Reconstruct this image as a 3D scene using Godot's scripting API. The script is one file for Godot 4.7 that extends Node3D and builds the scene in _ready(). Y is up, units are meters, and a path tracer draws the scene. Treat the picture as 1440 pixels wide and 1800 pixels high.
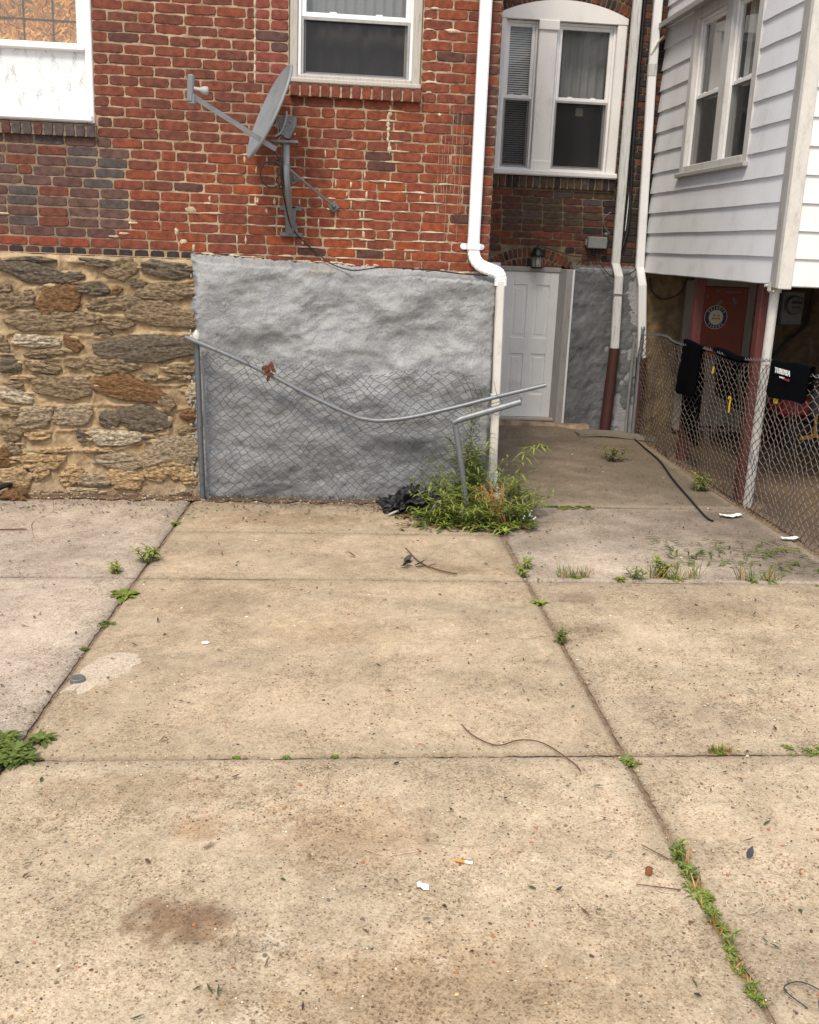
extends Node3D
# Back yard of a brick rowhouse: wall with satellite dish, collapsed chain-link fence, passage, siding bay and cracked concrete.

var rng := RandomNumberGenerator.new()
var M := {}
var org := {}
var names := {}
var n1 := FastNoiseLite.new()
var n2 := FastNoiseLite.new()

class MB:
	var v := PackedVector3Array()
	var c := PackedColorArray()
	var u := PackedVector2Array()
	var ix := PackedInt32Array()
	var col := Color(1, 1, 1)
	var t := Transform3D()
	func p(a: Vector3, q := Vector2()) -> int:
		v.append(t * a)
		c.append(col)
		u.append(q)
		return v.size() - 1
	func tri(a: int, b: int, d: int) -> void:
		ix.append(a); ix.append(d); ix.append(b)
	func quad(a: int, b: int, d: int, e: int) -> void:
		tri(a, b, d); tri(a, d, e)
	func poly(pts: Array, center: Vector3) -> void:   # a flat convex face turned away from center
		var n: Vector3 = (pts[1] - pts[0]).cross(pts[2] - pts[0])
		var m: Vector3 = (pts[0] + pts[1] + pts[2]) / 3.0
		var q := pts.duplicate()
		if n.dot(m - center) < 0.0:
			q.reverse()
		var b := v.size()
		for a in q:
			p(a, Vector2(a.x, a.y))
		for k in range(1, q.size() - 1):
			tri(b, b + k, b + k + 1)
	func box(m: Vector3, s: Vector3, r := 0.0, b := Basis()) -> void:
		var h := s / 2.0
		r = minf(r, minf(h.x, minf(h.y, h.z)) * 0.45)
		var cor := func(sg: Vector3, ax: int) -> Vector3:
			var q := Vector3(sg.x * h.x, sg.y * h.y, sg.z * h.z)
			for k in 3:
				if k != ax:
					q[k] -= sg[k] * r
			return m + b * q
		for ax in 3:
			var a1 := (ax + 1) % 3
			var a2 := (ax + 2) % 3
			for s0 in [-1.0, 1.0]:
				var pts := []
				for k in [[-1.0, -1.0], [1.0, -1.0], [1.0, 1.0], [-1.0, 1.0]]:
					var sg := Vector3()
					sg[ax] = s0; sg[a1] = k[0]; sg[a2] = k[1]
					pts.append(cor.call(sg, ax))
				poly(pts, m)
				if r > 0.0:
					for s1 in [-1.0, 1.0]:
						var sa := Vector3(); sa[ax] = s0; sa[a1] = s1; sa[a2] = -1.0
						var sb := sa; sb[a2] = 1.0
						poly([cor.call(sa, ax), cor.call(sb, ax), cor.call(sb, a1), cor.call(sa, a1)], m)
		if r > 0.0:
			for k in 8:
				var sg := Vector3(1.0 if k & 1 else -1.0, 1.0 if k & 2 else -1.0, 1.0 if k & 4 else -1.0)
				poly([cor.call(sg, 0), cor.call(sg, 1), cor.call(sg, 2)], m)
	func tube(path: Array, rad, sides := 8, cap := true) -> void:
		var n := path.size()
		var up := Vector3.UP
		var base := v.size()
		var nrm := Vector3()
		for i in n:
			var d: Vector3 = (path[mini(i + 1, n - 1)] - path[maxi(i - 1, 0)]).normalized()
			if i == 0:
				if absf(d.dot(up)) > 0.9:
					up = Vector3.RIGHT
				nrm = d.cross(up).normalized()
			else:
				nrm = (nrm - d * nrm.dot(d)).normalized()
			var bi := d.cross(nrm)
			var r: float = rad[i] if rad is Array else rad
			for k in sides:
				var a := TAU * k / sides
				p(path[i] + (nrm * cos(a) + bi * sin(a)) * r, Vector2(float(k) / sides, i))
		for i in n - 1:
			for k in sides:
				var k2 := (k + 1) % sides
				quad(base + i * sides + k, base + i * sides + k2, base + (i + 1) * sides + k2, base + (i + 1) * sides + k)
		if cap:
			for e in [0, n - 1]:
				var q := []
				for k in sides:
					q.append(t.affine_inverse() * v[base + e * sides + k])
				poly(q, path[1 if e == 0 else n - 2])
	func sweep(path: Array, prof: Array, side: Array, cap := true, sc := []) -> void:   # side: the profile's x direction at each point
		var n := path.size()
		var rings := []
		for i in n:
			var d: Vector3 = (path[mini(i + 1, n - 1)] - path[maxi(i - 1, 0)]).normalized()
			var x: Vector3 = side[mini(i, side.size() - 1)]
			x = (x - d * x.dot(d)).normalized()
			var y := x.cross(d).normalized()
			var s: float = sc[i] if sc.size() > i else 1.0
			var ring := []
			for q in prof:
				ring.append(path[i] + (x * q.x + y * q.y) * s)
			rings.append(ring)
		for i in n - 1:
			var m: Vector3 = (path[i] + path[i + 1]) / 2.0
			for k in prof.size():
				var k2 := (k + 1) % prof.size()
				poly([rings[i][k], rings[i][k2], rings[i + 1][k2], rings[i + 1][k]], m)
		if cap:
			poly(rings[0], path[1])
			poly(rings[n - 1], path[n - 2])
	func lathe(prof: Array, b: Transform3D, sides := 16) -> void:   # prof: [radius, height]
		var base := v.size()
		for q in prof:
			for k in sides:
				var a := TAU * k / sides
				p(b * Vector3(q[0] * cos(a), q[1], -q[0] * sin(a)))
		for i in prof.size() - 1:
			for k in sides:
				var k2 := (k + 1) % sides
				quad(base + i * sides + k, base + i * sides + k2, base + (i + 1) * sides + k2, base + (i + 1) * sides + k)
	func grid(nx: int, ny: int, fn: Callable, cf = null, flip := false) -> void:
		var base := v.size()
		for j in ny + 1:
			for i in nx + 1:
				var a: Vector3 = fn.call(float(i) / nx, float(j) / ny)
				if cf != null:
					col = cf.call(a)
				p(a, Vector2(float(i) / nx, float(j) / ny))
		for j in ny:
			for i in nx:
				var a := base + j * (nx + 1) + i
				if flip:
					quad(a, a + nx + 1, a + nx + 2, a + 1)
				else:
					quad(a, a + 1, a + nx + 2, a + nx + 1)
		if cf != null:
			col = Color(1, 1, 1)
	func blob(m: Vector3, r: Vector3, nz: FastNoiseLite, amp: float, fr: float, seg := 12) -> void:
		var base := v.size()
		var rings := seg / 2
		for j in rings + 1:
			for i in seg:
				var th := PI * j / rings
				var ph := TAU * i / seg
				var d := Vector3(sin(th) * cos(ph), cos(th), -sin(th) * sin(ph))
				var k := 1.0 + amp * nz.get_noise_3dv((m + d * r) * fr)
				p(m + d * r * k, Vector2(float(i) / seg, float(j) / rings))
		for j in rings:
			for i in seg:
				var i2 := (i + 1) % seg
				quad(base + (j + 1) * seg + i, base + (j + 1) * seg + i2, base + j * seg + i2, base + j * seg + i)
	func add(o: MB, x: Transform3D) -> void:
		var b := v.size()
		for k in o.v.size():
			v.append(t * (x * o.v[k]))
			c.append(col)
			u.append(o.u[k])
		for k in o.ix:
			ix.append(b + k)
	func leaf(a: Vector3, d: Vector3, up: Vector3, ln: float, w: float, droop := 0.3, seg := 3) -> void:
		var s := d.cross(up).normalized()
		var n := s.cross(d).normalized()
		var pa := -1
		var pb := -1
		var pm := -1
		for i in seg + 1:
			var f := float(i) / seg
			var q := a + d * ln * f * (1.0 - 0.15 * droop * f) - n * ln * droop * f * f
			var ww := w * 0.5 * sin(PI * clampf(0.12 + 0.88 * f, 0.0, 1.0))
			if i == seg:
				ww = w * 0.02
			var l := p(q - s * ww + n * ww * 0.35)
			var m := p(q)
			var r := p(q + s * ww + n * ww * 0.35)
			if i > 0:
				quad(pa, pm, m, l)
				quad(pm, pb, r, m)
			pa = l; pb = r; pm = m
	func done() -> ArrayMesh:
		var n := PackedVector3Array()
		n.resize(v.size())
		for k in range(0, ix.size(), 3):
			var a := ix[k]; var b := ix[k + 1]; var d := ix[k + 2]
			var f := (v[d] - v[a]).cross(v[b] - v[a])
			n[a] += f; n[b] += f; n[d] += f
		for k in n.size():
			n[k] = n[k].normalized() if n[k].length_squared() > 1e-20 else Vector3.UP
		var arr := []
		arr.resize(Mesh.ARRAY_MAX)
		arr[Mesh.ARRAY_VERTEX] = v
		arr[Mesh.ARRAY_NORMAL] = n
		arr[Mesh.ARRAY_COLOR] = c
		arr[Mesh.ARRAY_TEX_UV] = u
		arr[Mesh.ARRAY_INDEX] = ix
		var m := ArrayMesh.new()
		m.add_surface_from_arrays(Mesh.PRIMITIVE_TRIANGLES, arr)
		return m

func numbered(called: String) -> String:
	var k: int = names.get(called, 0)
	names[called] = k + 1
	return called if k == 0 else "%s_%03d" % [called, k]

func tag(o: Node, label: String, cat: String, group := "") -> void:
	o.set_meta("label", label)
	o.set_meta("category", cat)
	if group != "":
		o.set_meta("group", group)

func thing(called: String, label: String, cat: String, at: Vector3, group := "") -> Node3D:
	var o := Node3D.new()
	o.name = numbered(called)
	add_child(o, true)
	o.position = at
	org[o] = at
	tag(o, label, cat, group)
	return o

func put(mesh: Mesh, called: String, m: Material, parent: Node, xf := Transform3D()) -> MeshInstance3D:
	var o := MeshInstance3D.new()
	o.mesh = mesh
	o.material_override = m
	o.name = called if parent != self else numbered(called)
	parent.add_child(o, true)
	var at: Vector3 = org.get(parent, Vector3.ZERO)
	o.transform = Transform3D(xf.basis, xf.origin - at)
	org[o] = xf.origin
	return o

func part(b: MB, called: String, m: Material, parent: Node, stuff := false) -> MeshInstance3D:
	var o := put(b.done(), called, m, parent)
	if stuff:
		o.set_meta("kind", "stuff")
	return o

func solo(b: MB, called: String, m: Material, label: String, cat: String, group := "") -> MeshInstance3D:
	# a thing that is one mesh: its node stands at the middle of its foot
	var lo := Vector3(INF, INF, INF)
	var hi := -lo
	for a in b.v:
		lo = lo.min(a); hi = hi.max(a)
	var at := Vector3((lo.x + hi.x) / 2.0, lo.y, (lo.z + hi.z) / 2.0)
	for k in b.v.size():
		b.v[k] -= at
	var o := put(b.done(), called, m, self, Transform3D(Basis(), at))
	tag(o, label, cat, group)
	return o

func struct(o: Node) -> Node:
	o.set_meta("kind", "structure")
	return o

func curve(pts: Array, per := 6) -> Array:
	var out := []
	var n := pts.size()
	for i in n - 1:
		var a: Vector3 = pts[maxi(i - 1, 0)]
		var b: Vector3 = pts[i]
		var d: Vector3 = pts[i + 1]
		var e: Vector3 = pts[mini(i + 2, n - 1)]
		for k in per:
			out.append(b.cubic_interpolate(d, a, e, float(k) / per))
	out.append(pts[n - 1])
	return out

func srgb(r: float, g: float, b: float) -> Color:
	return Color(r / 255.0, g / 255.0, b / 255.0)

func lin(r: float, g: float, b: float) -> Color:
	return srgb(r, g, b).srgb_to_linear()

func nz(sd: int, fr: float, oct := 3, kind := FastNoiseLite.TYPE_SIMPLEX_SMOOTH, frac := FastNoiseLite.FRACTAL_FBM) -> FastNoiseLite:
	var n := FastNoiseLite.new()
	n.seed = sd
	n.frequency = fr
	n.noise_type = kind
	n.fractal_type = frac if oct > 1 else FastNoiseLite.FRACTAL_NONE
	n.fractal_octaves = oct
	return n

func field(size: int, layers: Array) -> PackedByteArray:   # layers: [noise, weight]
	var acc := PackedFloat32Array()
	acc.resize(size * size)
	for l in layers:
		var d: PackedByteArray = (l[0] as FastNoiseLite).get_seamless_image(size, size).get_data()
		var w: float = l[1]
		for i in acc.size():
			acc[i] += d[i] * w
	var out := PackedByteArray()
	out.resize(size * size)
	for i in acc.size():
		out[i] = clampi(int(acc[i]), 0, 255)
	return out

func lut(stops: Array) -> PackedByteArray:   # stops: [offset 0..1, r, g, b]
	var out := PackedByteArray()
	for i in 256:
		var f := i / 255.0
		var k := 0
		while k < stops.size() - 2 and f > stops[k + 1][0]:
			k += 1
		var q := clampf((f - stops[k][0]) / (stops[k + 1][0] - stops[k][0]), 0.0, 1.0)
		for j in 3:
			out.append(int(lerpf(stops[k][j + 1], stops[k + 1][j + 1], q)))
	return out

func paint(f: PackedByteArray, l: PackedByteArray) -> PackedByteArray:
	var out := PackedByteArray()
	out.resize(f.size() * 3)
	for i in f.size():
		var k := f[i] * 3
		out[i * 3] = l[k]; out[i * 3 + 1] = l[k + 1]; out[i * 3 + 2] = l[k + 2]
	return out

func rgb_tex(d: PackedByteArray, size: int) -> ImageTexture:
	return ImageTexture.create_from_image(Image.create_from_data(size, size, false, Image.FORMAT_RGB8, d))

func grey_tex(d: PackedByteArray, size: int) -> ImageTexture:
	return ImageTexture.create_from_image(Image.create_from_data(size, size, false, Image.FORMAT_L8, d))

func mat(called: String, col: Color, rough := 0.8, tex: Texture2D = null, size := Vector3.ONE, bump: Texture2D = null, cm := 0.3, world := true) -> StandardMaterial3D:
	var m := StandardMaterial3D.new()
	m.resource_name = called
	m.albedo_color = col
	m.roughness = rough
	m.albedo_texture = tex
	if tex != null or bump != null:
		m.uv1_triplanar = true
		m.uv1_world_triplanar = world
		m.uv1_triplanar_sharpness = 4.0
		m.uv1_scale = Vector3.ONE / size
	if bump != null:
		m.heightmap_enabled = true
		m.heightmap_texture = bump
		m.heightmap_scale = cm
	M[called] = m
	return m

# ---------------------------------------------------------------- materials
func make_materials() -> void:
	var S := 1024
	# concrete: sandy ground mass, fine speckle and exposed aggregate; neutral so that each slab takes its own colour
	var CS := 2048
	var grains := nz(14, 0.2, 1, FastNoiseLite.TYPE_CELLULAR)
	grains.cellular_return_type = FastNoiseLite.RETURN_CELL_VALUE
	grains.cellular_jitter = 1.0
	var fines := nz(17, 0.42, 1, FastNoiseLite.TYPE_CELLULAR)
	fines.cellular_return_type = FastNoiseLite.RETURN_CELL_VALUE
	var base := field(CS, [[nz(11, 0.0035, 4), 0.22], [nz(12, 0.03, 3), 0.18], [nz(13, 0.16, 2), 0.14], [grains, 0.30], [fines, 0.24]])
	var px := paint(base, lut([[0.0, 96, 84, 70], [0.24, 146, 132, 115], [0.38, 202, 191, 176], [0.5, 220, 211, 198], [0.66, 240, 233, 222], [1.0, 255, 253, 248]]))
	var fine := rgb_tex(paint(base, lut([[0.0, 120, 106, 90], [0.24, 166, 153, 136], [0.38, 206, 195, 180], [0.5, 224, 215, 203], [0.66, 238, 231, 220], [1.0, 255, 252, 246]])), CS)
	var hb := field(CS, [[nz(15, 0.05, 3), 0.4], [nz(16, 0.25, 2), 0.5]])
	var pal := [[92, 76, 62], [70, 62, 58], [120, 96, 74], [150, 120, 92], [108, 100, 96], [158, 96, 60], [214, 200, 176], [242, 236, 222], [84, 66, 52], [130, 104, 78], [60, 52, 48]]
	rng.seed = 5
	for k in 17000:
		var q: Array = pal[rng.randi() % pal.size()]
		var r := rng.randf_range(0.8, 2.4) if rng.randf() < 0.96 else rng.randf_range(2.4, 4.2)
		var el := rng.randf_range(0.45, 1.0)
		var an := rng.randf() * PI
		var cx := rng.randi() % CS
		var cy := rng.randi() % CS
		var ca := cos(an); var sa := sin(an)
		var ri := int(ceil(r))
		var op := rng.randf_range(0.25, 0.85)
		for dy in range(-ri, ri + 1):
			for dx in range(-ri, ri + 1):
				var ex := (dx * ca + dy * sa) / r
				var ey := (dy * ca - dx * sa) / (r * el)
				if ex * ex + ey * ey <= 1.0:
					var o := (((cy + dy + CS) % CS) * CS + (cx + dx + CS) % CS)
					for j in 3:
						px[o * 3 + j] = int(lerpf(px[o * 3 + j], q[j], op))
					hb[o] = mini(255, hb[o] + 40)
	var conc := rgb_tex(px, CS)
	var conc_h := grey_tex(hb, CS)
	var cs := Vector3.ONE * 3.1
	for q in [["concrete_warm", srgb(209, 195, 175)], ["concrete_fine", srgb(208, 193, 172)], ["concrete_pale", srgb(210, 200, 191)], ["concrete_dark", srgb(198, 188, 174)], ["concrete_yard", srgb(180, 158, 134)]]:
		var m := mat(q[0], q[1], 0.93, fine if q[0] == "concrete_fine" or q[0] == "concrete_dark" else conc, cs, conc_h, 0.4)
		m.vertex_color_use_as_albedo = true
	mat("repair", srgb(208, 198, 184), 0.95, conc, Vector3.ONE * 2.3, conc_h, 0.5)
	# brick
	var bf := field(S, [[nz(21, 0.012, 4), 0.45], [nz(22, 0.09, 3), 0.4], [nz(23, 0.35, 2), 0.22]])
	var brick_t := rgb_tex(paint(bf, lut([[0.0, 110, 100, 98], [0.3, 170, 160, 156], [0.5, 214, 208, 204], [0.72, 244, 240, 236], [1.0, 255, 252, 250]])), S)
	var brick_h := grey_tex(field(S, [[nz(24, 0.03, 4), 0.5], [nz(25, 0.2, 3), 0.5]]), S)
	var tones := [["brick_soiled", 112, 86, 78], ["brick_red", 138, 76, 57], ["brick_brown", 124, 73, 57], ["brick_dark", 102, 68, 58], ["brick_orange", 166, 84, 48], ["brick_bright", 150, 76, 53], ["brick_soot", 94, 86, 84], ["brick_purple", 106, 77, 71], ["brick_black", 60, 51, 50], ["brick_new", 148, 80, 66], ["brick_rust", 150, 80, 53], ["brick_olive", 92, 78, 63]]
	for q in tones:
		mat(q[0], srgb(q[1], q[2], q[3]), 0.9, brick_t, Vector3.ONE * 0.9, brick_h, 0.35)
	# mortar, stucco and render
	var mort_h := grey_tex(field(S, [[nz(31, 0.02, 4), 0.45], [nz(32, 0.18, 3), 0.55]]), S)
	var mort_t := rgb_tex(paint(field(S, [[nz(33, 0.008, 4), 0.55], [nz(34, 0.1, 3), 0.45]]), lut([[0.0, 120, 108, 96], [0.35, 190, 180, 168], [0.6, 228, 222, 212], [1.0, 255, 252, 246]])), S)
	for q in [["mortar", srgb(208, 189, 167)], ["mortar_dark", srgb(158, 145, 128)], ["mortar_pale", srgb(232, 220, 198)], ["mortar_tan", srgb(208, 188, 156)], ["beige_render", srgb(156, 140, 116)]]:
		var m := mat(q[0], q[1], 0.95, mort_t, Vector3.ONE * 1.1, mort_h, 0.5)
		m.vertex_color_use_as_albedo = true
	var st_h := grey_tex(field(S, [[nz(41, 0.012, 4, FastNoiseLite.TYPE_SIMPLEX_SMOOTH, FastNoiseLite.FRACTAL_RIDGED), 0.55], [nz(42, 0.06, 3), 0.3], [nz(43, 0.3, 2), 0.15]]), S)
	var sh := field(S, [[nz(46, 0.02, 3), 0.35], [nz(47, 0.15, 3), 0.25]])
	rng.seed = 44
	for k in 2600:   # trowel strokes: short ridges with one crisp side
		var an := rng.randfn(-0.35, 0.5)
		var ln := rng.randi_range(14, 90)
		var wd := rng.randi_range(3, 13)
		var hgt := rng.randi_range(8, 46)
		var cx := rng.randi() % S; var cy := rng.randi() % S
		var bow := rng.randf_range(-0.006, 0.006)
		for a in ln:
			var f := sin(PI * a / ln)
			for b in wd:
				var x := (int(cx + a * cos(an) - b * sin(an)) + 4 * S) % S
				var y := (int(cy + a * sin(an) + b * cos(an) + bow * a * a) + 4 * S) % S
				sh[y * S + x] = clampi(sh[y * S + x] + int(hgt * f * (1.0 - float(b) / wd)), 0, 255)
	st_h = grey_tex(sh, S)
	var st_t := rgb_tex(paint(field(S, [[nz(44, 0.006, 4), 0.5], [nz(45, 0.05, 3), 0.5]]), lut([[0.0, 176, 178, 180], [0.4, 220, 221, 223], [0.6, 240, 240, 240], [0.85, 250, 250, 250], [1.0, 255, 255, 255]])), S)
	var m0 := mat("grey_stucco", srgb(166, 166, 166), 0.55, st_t, Vector3(1.1, 1.1, 1.1), st_h, 0.9)
	m0.vertex_color_use_as_albedo = true
	# schist
	var sf := field(S, [[nz(51, 0.01, 4), 0.4], [nz(52, 0.05, 3), 0.35], [nz(53, 0.2, 2), 0.3]])
	var stone_t := rgb_tex(paint(sf, lut([[0.0, 36, 34, 31], [0.26, 80, 73, 66], [0.4, 146, 136, 124], [0.53, 212, 202, 186], [0.64, 255, 250, 236], [1.0, 255, 255, 255]])), S)
	var stone_h := grey_tex(field(S, [[nz(54, 0.012, 5, FastNoiseLite.TYPE_SIMPLEX_SMOOTH, FastNoiseLite.FRACTAL_RIDGED), 0.7], [nz(55, 0.12, 3), 0.3]]), S)
	var k := 0
	for q in [[130, 120, 106], [166, 148, 122], [150, 114, 74], [222, 212, 194], [214, 186, 146], [190, 176, 154]]:
		var m := mat("stone_%d" % k, srgb(q[0], q[1], q[2]), 0.65, stone_t, Vector3.ONE, stone_h, 1.0)
		m.uv1_triplanar = false
		m.uv1_world_triplanar = false
		k += 1
	# paints, metals, timber
	var dirt := rgb_tex(paint(field(512, [[nz(61, 0.008, 4), 0.6], [nz(62, 0.06, 3), 0.4]]), lut([[0.0, 206, 204, 202], [0.35, 236, 235, 234], [0.55, 248, 248, 248], [1.0, 255, 255, 255]])), 512)
	var faint := rgb_tex(paint(field(512, [[nz(67, 0.004, 4), 0.7], [nz(68, 0.05, 3), 0.3]]), lut([[0.0, 226, 225, 224], [0.4, 246, 246, 246], [1.0, 255, 255, 255]])), 512)
	var streak := rgb_tex(paint(field(512, [[nz(63, 0.012, 4), 0.65], [nz(64, 0.12, 3), 0.35]]), lut([[0.0, 150, 148, 144], [0.28, 204, 202, 199], [0.42, 240, 239, 237], [1.0, 255, 255, 255]])), 512)
	var grain := grey_tex(field(512, [[nz(65, 0.05, 3), 0.6], [nz(66, 0.3, 2), 0.4]]), 512)
	mat("siding", srgb(234, 236, 240), 0.5, faint, Vector3(1.3, 1.3, 0.9), grain, 0.05)  # bluish skylight on the side face is put into this colour
	mat("siding_front", srgb(234, 234, 232), 0.5, faint, Vector3(0.9, 1.0, 0.9), grain, 0.05)
	mat("trim_grey", srgb(170, 168, 164), 0.6, dirt, Vector3(0.4, 1.2, 0.4), grain, 0.08)
	mat("trim_white", srgb(240, 238, 235), 0.5, faint, Vector3(0.5, 1.4, 0.5))
	mat("post_grey", srgb(104, 107, 110), 0.55, dirt, Vector3(0.15, 0.4, 0.15)).metallic = 0.4
	mat("trim_cream", srgb(218, 213, 203), 0.5, dirt, Vector3(0.5, 1.4, 0.5))
	mat("dull_white", srgb(208, 207, 205), 0.55, dirt, Vector3(0.4, 1.2, 0.4), grain, 0.08)
	mat("dim_frame", srgb(132, 127, 120), 0.7, dirt, Vector3(0.4, 1.2, 0.4), grain, 0.08)  # darker trim copy with the undercroft shade put into its colour
	mat("white_paint", srgb(240, 240, 240), 0.45, faint, Vector3(0.5, 0.9, 0.5), grain, 0.05)
	mat("white_vinyl", srgb(244, 244, 243), 0.35, faint, Vector3(1.6, 1.6, 1.6))
	mat("old_white", srgb(240, 242, 244), 0.6, streak, Vector3(0.5, 1.3, 0.5), grain, 0.06)
	mat("old_wood", srgb(190, 184, 174), 0.75, streak, Vector3(0.12, 1.3, 0.12), grain, 0.12)
	mat("white_metal", srgb(240, 241, 242), 0.32, faint, Vector3(0.6, 1.6, 0.6))
	mat("worn_metal", srgb(214, 215, 214), 0.45, streak, Vector3(0.16, 1.4, 0.16), grain, 0.05)
	mat("door_white", srgb(246, 245, 242), 0.5, faint, Vector3(0.8, 1.3, 0.8), grain, 0.03)
	mat("brown_iron", srgb(72, 38, 31), 0.6, dirt, Vector3(0.2, 0.6, 0.2), grain, 0.08)
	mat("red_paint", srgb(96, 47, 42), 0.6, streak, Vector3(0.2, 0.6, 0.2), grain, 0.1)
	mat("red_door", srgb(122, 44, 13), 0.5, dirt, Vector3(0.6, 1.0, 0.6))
	mat("pole_paint", srgb(206, 204, 198), 0.45, streak, Vector3(0.2, 0.9, 0.2))
	var gal := mat("galvanised", srgb(138, 141, 145), 0.5, dirt, Vector3(0.15, 0.4, 0.15))
	gal.metallic = 0.6
	var w := mat("fence_wire", srgb(92, 93, 95), 0.5)
	w.metallic = 0.55
	var rw := mat("rusty_wire", srgb(122, 110, 100), 0.55)
	rw.metallic = 0.35
	mat("dish_grey", srgb(136, 144, 148), 0.42, dirt, Vector3.ONE * 0.9)
	mat("dish_back", srgb(138, 142, 144), 0.5, dirt, Vector3.ONE * 0.5)
	mat("bracket_grey", srgb(112, 114, 114), 0.5, dirt, Vector3.ONE * 0.3).metallic = 0.3
	mat("lnb_grey", srgb(120, 124, 124), 0.5)
	mat("black_rubber", srgb(24, 24, 26), 0.55)
	mat("box_grey", srgb(128, 132, 128), 0.5, dirt, Vector3.ONE * 0.4)
	mat("black_paint", srgb(22, 22, 24), 0.4)
	var felt := mat("felt", srgb(13, 15, 19), 0.98, null, Vector3.ONE * 0.08, grain, 0.2)
	felt.metallic_specular = 0.12
	mat("print_white", srgb(228, 228, 226), 0.7)
	mat("print_red", srgb(150, 40, 44), 0.7)
	mat("yellow_tag", srgb(236, 200, 30), 0.6)
	mat("yellow_paint", srgb(206, 150, 30), 0.5)
	mat("red_plastic", srgb(140, 20, 22), 0.45)
	mat("grey_plastic", srgb(96, 98, 98), 0.5)
	mat("black_plastic", srgb(22, 22, 26), 0.55)
	mat("navy", srgb(28, 44, 92), 0.6)
	mat("sticker_cream", srgb(206, 204, 184), 0.6)
	mat("ochre", srgb(172, 140, 72), 0.6)
	mat("interior", srgb(24, 24, 26), 0.9)
	mat("screen_dark", srgb(44, 45, 47), 0.6)
	mat("curtain", srgb(196, 194, 188), 0.9)
	mat("curtain_reflection_grey", srgb(110, 112, 112), 0.9)
	mat("reflection_cloth", srgb(84, 78, 80), 0.9)
	mat("blind", srgb(206, 206, 202), 0.6)
	var gl := mat("glass", Color(0.95, 0.98, 0.97, 0.06), 0.03)
	gl.transparency = BaseMaterial3D.TRANSPARENCY_ALPHA
	var scr := mat("insect_screen", Color(0.10, 0.10, 0.105, 0.55), 0.9)
	scr.transparency = BaseMaterial3D.TRANSPARENCY_ALPHA
	var lg := mat("lamp_glass", Color(0.85, 0.84, 0.8, 0.3), 0.15)
	lg.transparency = BaseMaterial3D.TRANSPARENCY_ALPHA
	# oriented strand board
	var ob := PackedByteArray()
	ob.resize(512 * 512 * 3)
	for i in 512 * 512:
		ob[i * 3] = 168; ob[i * 3 + 1] = 120; ob[i * 3 + 2] = 68
	rng.seed = 8
	for s in 1500:
		var an := rng.randf() * PI
		var ln := rng.randf_range(14, 44)
		var wd := rng.randf_range(4, 11)
		var c := Color.from_hsv(rng.randf_range(0.075, 0.11), rng.randf_range(0.45, 0.66), rng.randf_range(0.45, 1.0))
		var cx := rng.randf() * 512; var cy := rng.randf() * 512
		for a in range(-int(ln), int(ln)):
			for b in range(-int(wd), int(wd)):
				var x := (int(cx + (a * cos(an) - b * sin(an)) * 0.5) + 1024) % 512
				var y := (int(cy + (a * sin(an) + b * cos(an)) * 0.5) + 1024) % 512
				var o := (y * 512 + x) * 3
				var f := 1.0 - 0.22 * float(b + wd) / (2.0 * wd)
				ob[o] = int(c.r8 * f); ob[o + 1] = int(c.g8 * f); ob[o + 2] = int(c.b8 * f)
	mat("strand_board", srgb(246, 232, 214), 0.8, rgb_tex(ob, 512), Vector3.ONE * 0.7)
	# plants and litter: the colours ride on the vertices
	for q in [["leaf", 0.55], ["stem", 0.7], ["litter", 0.85]]:
		var m := mat(q[0], Color(1, 1, 1), q[1])
		m.vertex_color_use_as_albedo = true
		if q[0] == "leaf":
			m.backlight_enabled = true
			m.backlight = Color(0.35, 0.42, 0.15)
	mat("dirt", srgb(176, 154, 130), 0.97, mort_t, Vector3.ONE * 0.4, mort_h, 0.8).vertex_color_use_as_albedo = true
	mat("far_ground", srgb(120, 110, 98), 0.95, mort_t, Vector3.ONE * 2.5, mort_h, 0.5)
	mat("twig", srgb(96, 68, 46), 0.85)
	mat("dead_leaf", srgb(122, 74, 40), 0.8)
	mat("paper", srgb(232, 232, 228), 0.8)
	mat("filter_orange", srgb(206, 140, 54), 0.8)
	mat("brick_plain", srgb(112, 66, 56), 0.9, brick_t, Vector3.ONE * 0.9, brick_h, 0.35)
	mat("roofing", srgb(60, 58, 58), 0.9)
	mat("plank_wood", srgb(132, 122, 110), 0.85, streak, Vector3(0.5, 0.1, 0.1), grain, 0.2)
	mat("slate_white", srgb(226, 222, 214), 0.8)

# ---------------------------------------------------------------- masonry
var eye := Transform3D()
var lens := 1.0

func seen(a: Vector3) -> bool:
	var q := eye.affine_inverse() * a
	if q.z > -0.2:
		return false
	var x := q.x / -q.z / lens
	var y := q.y / -q.z / lens
	return absf(x) < 0.82 and absf(y) < 1.02

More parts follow.
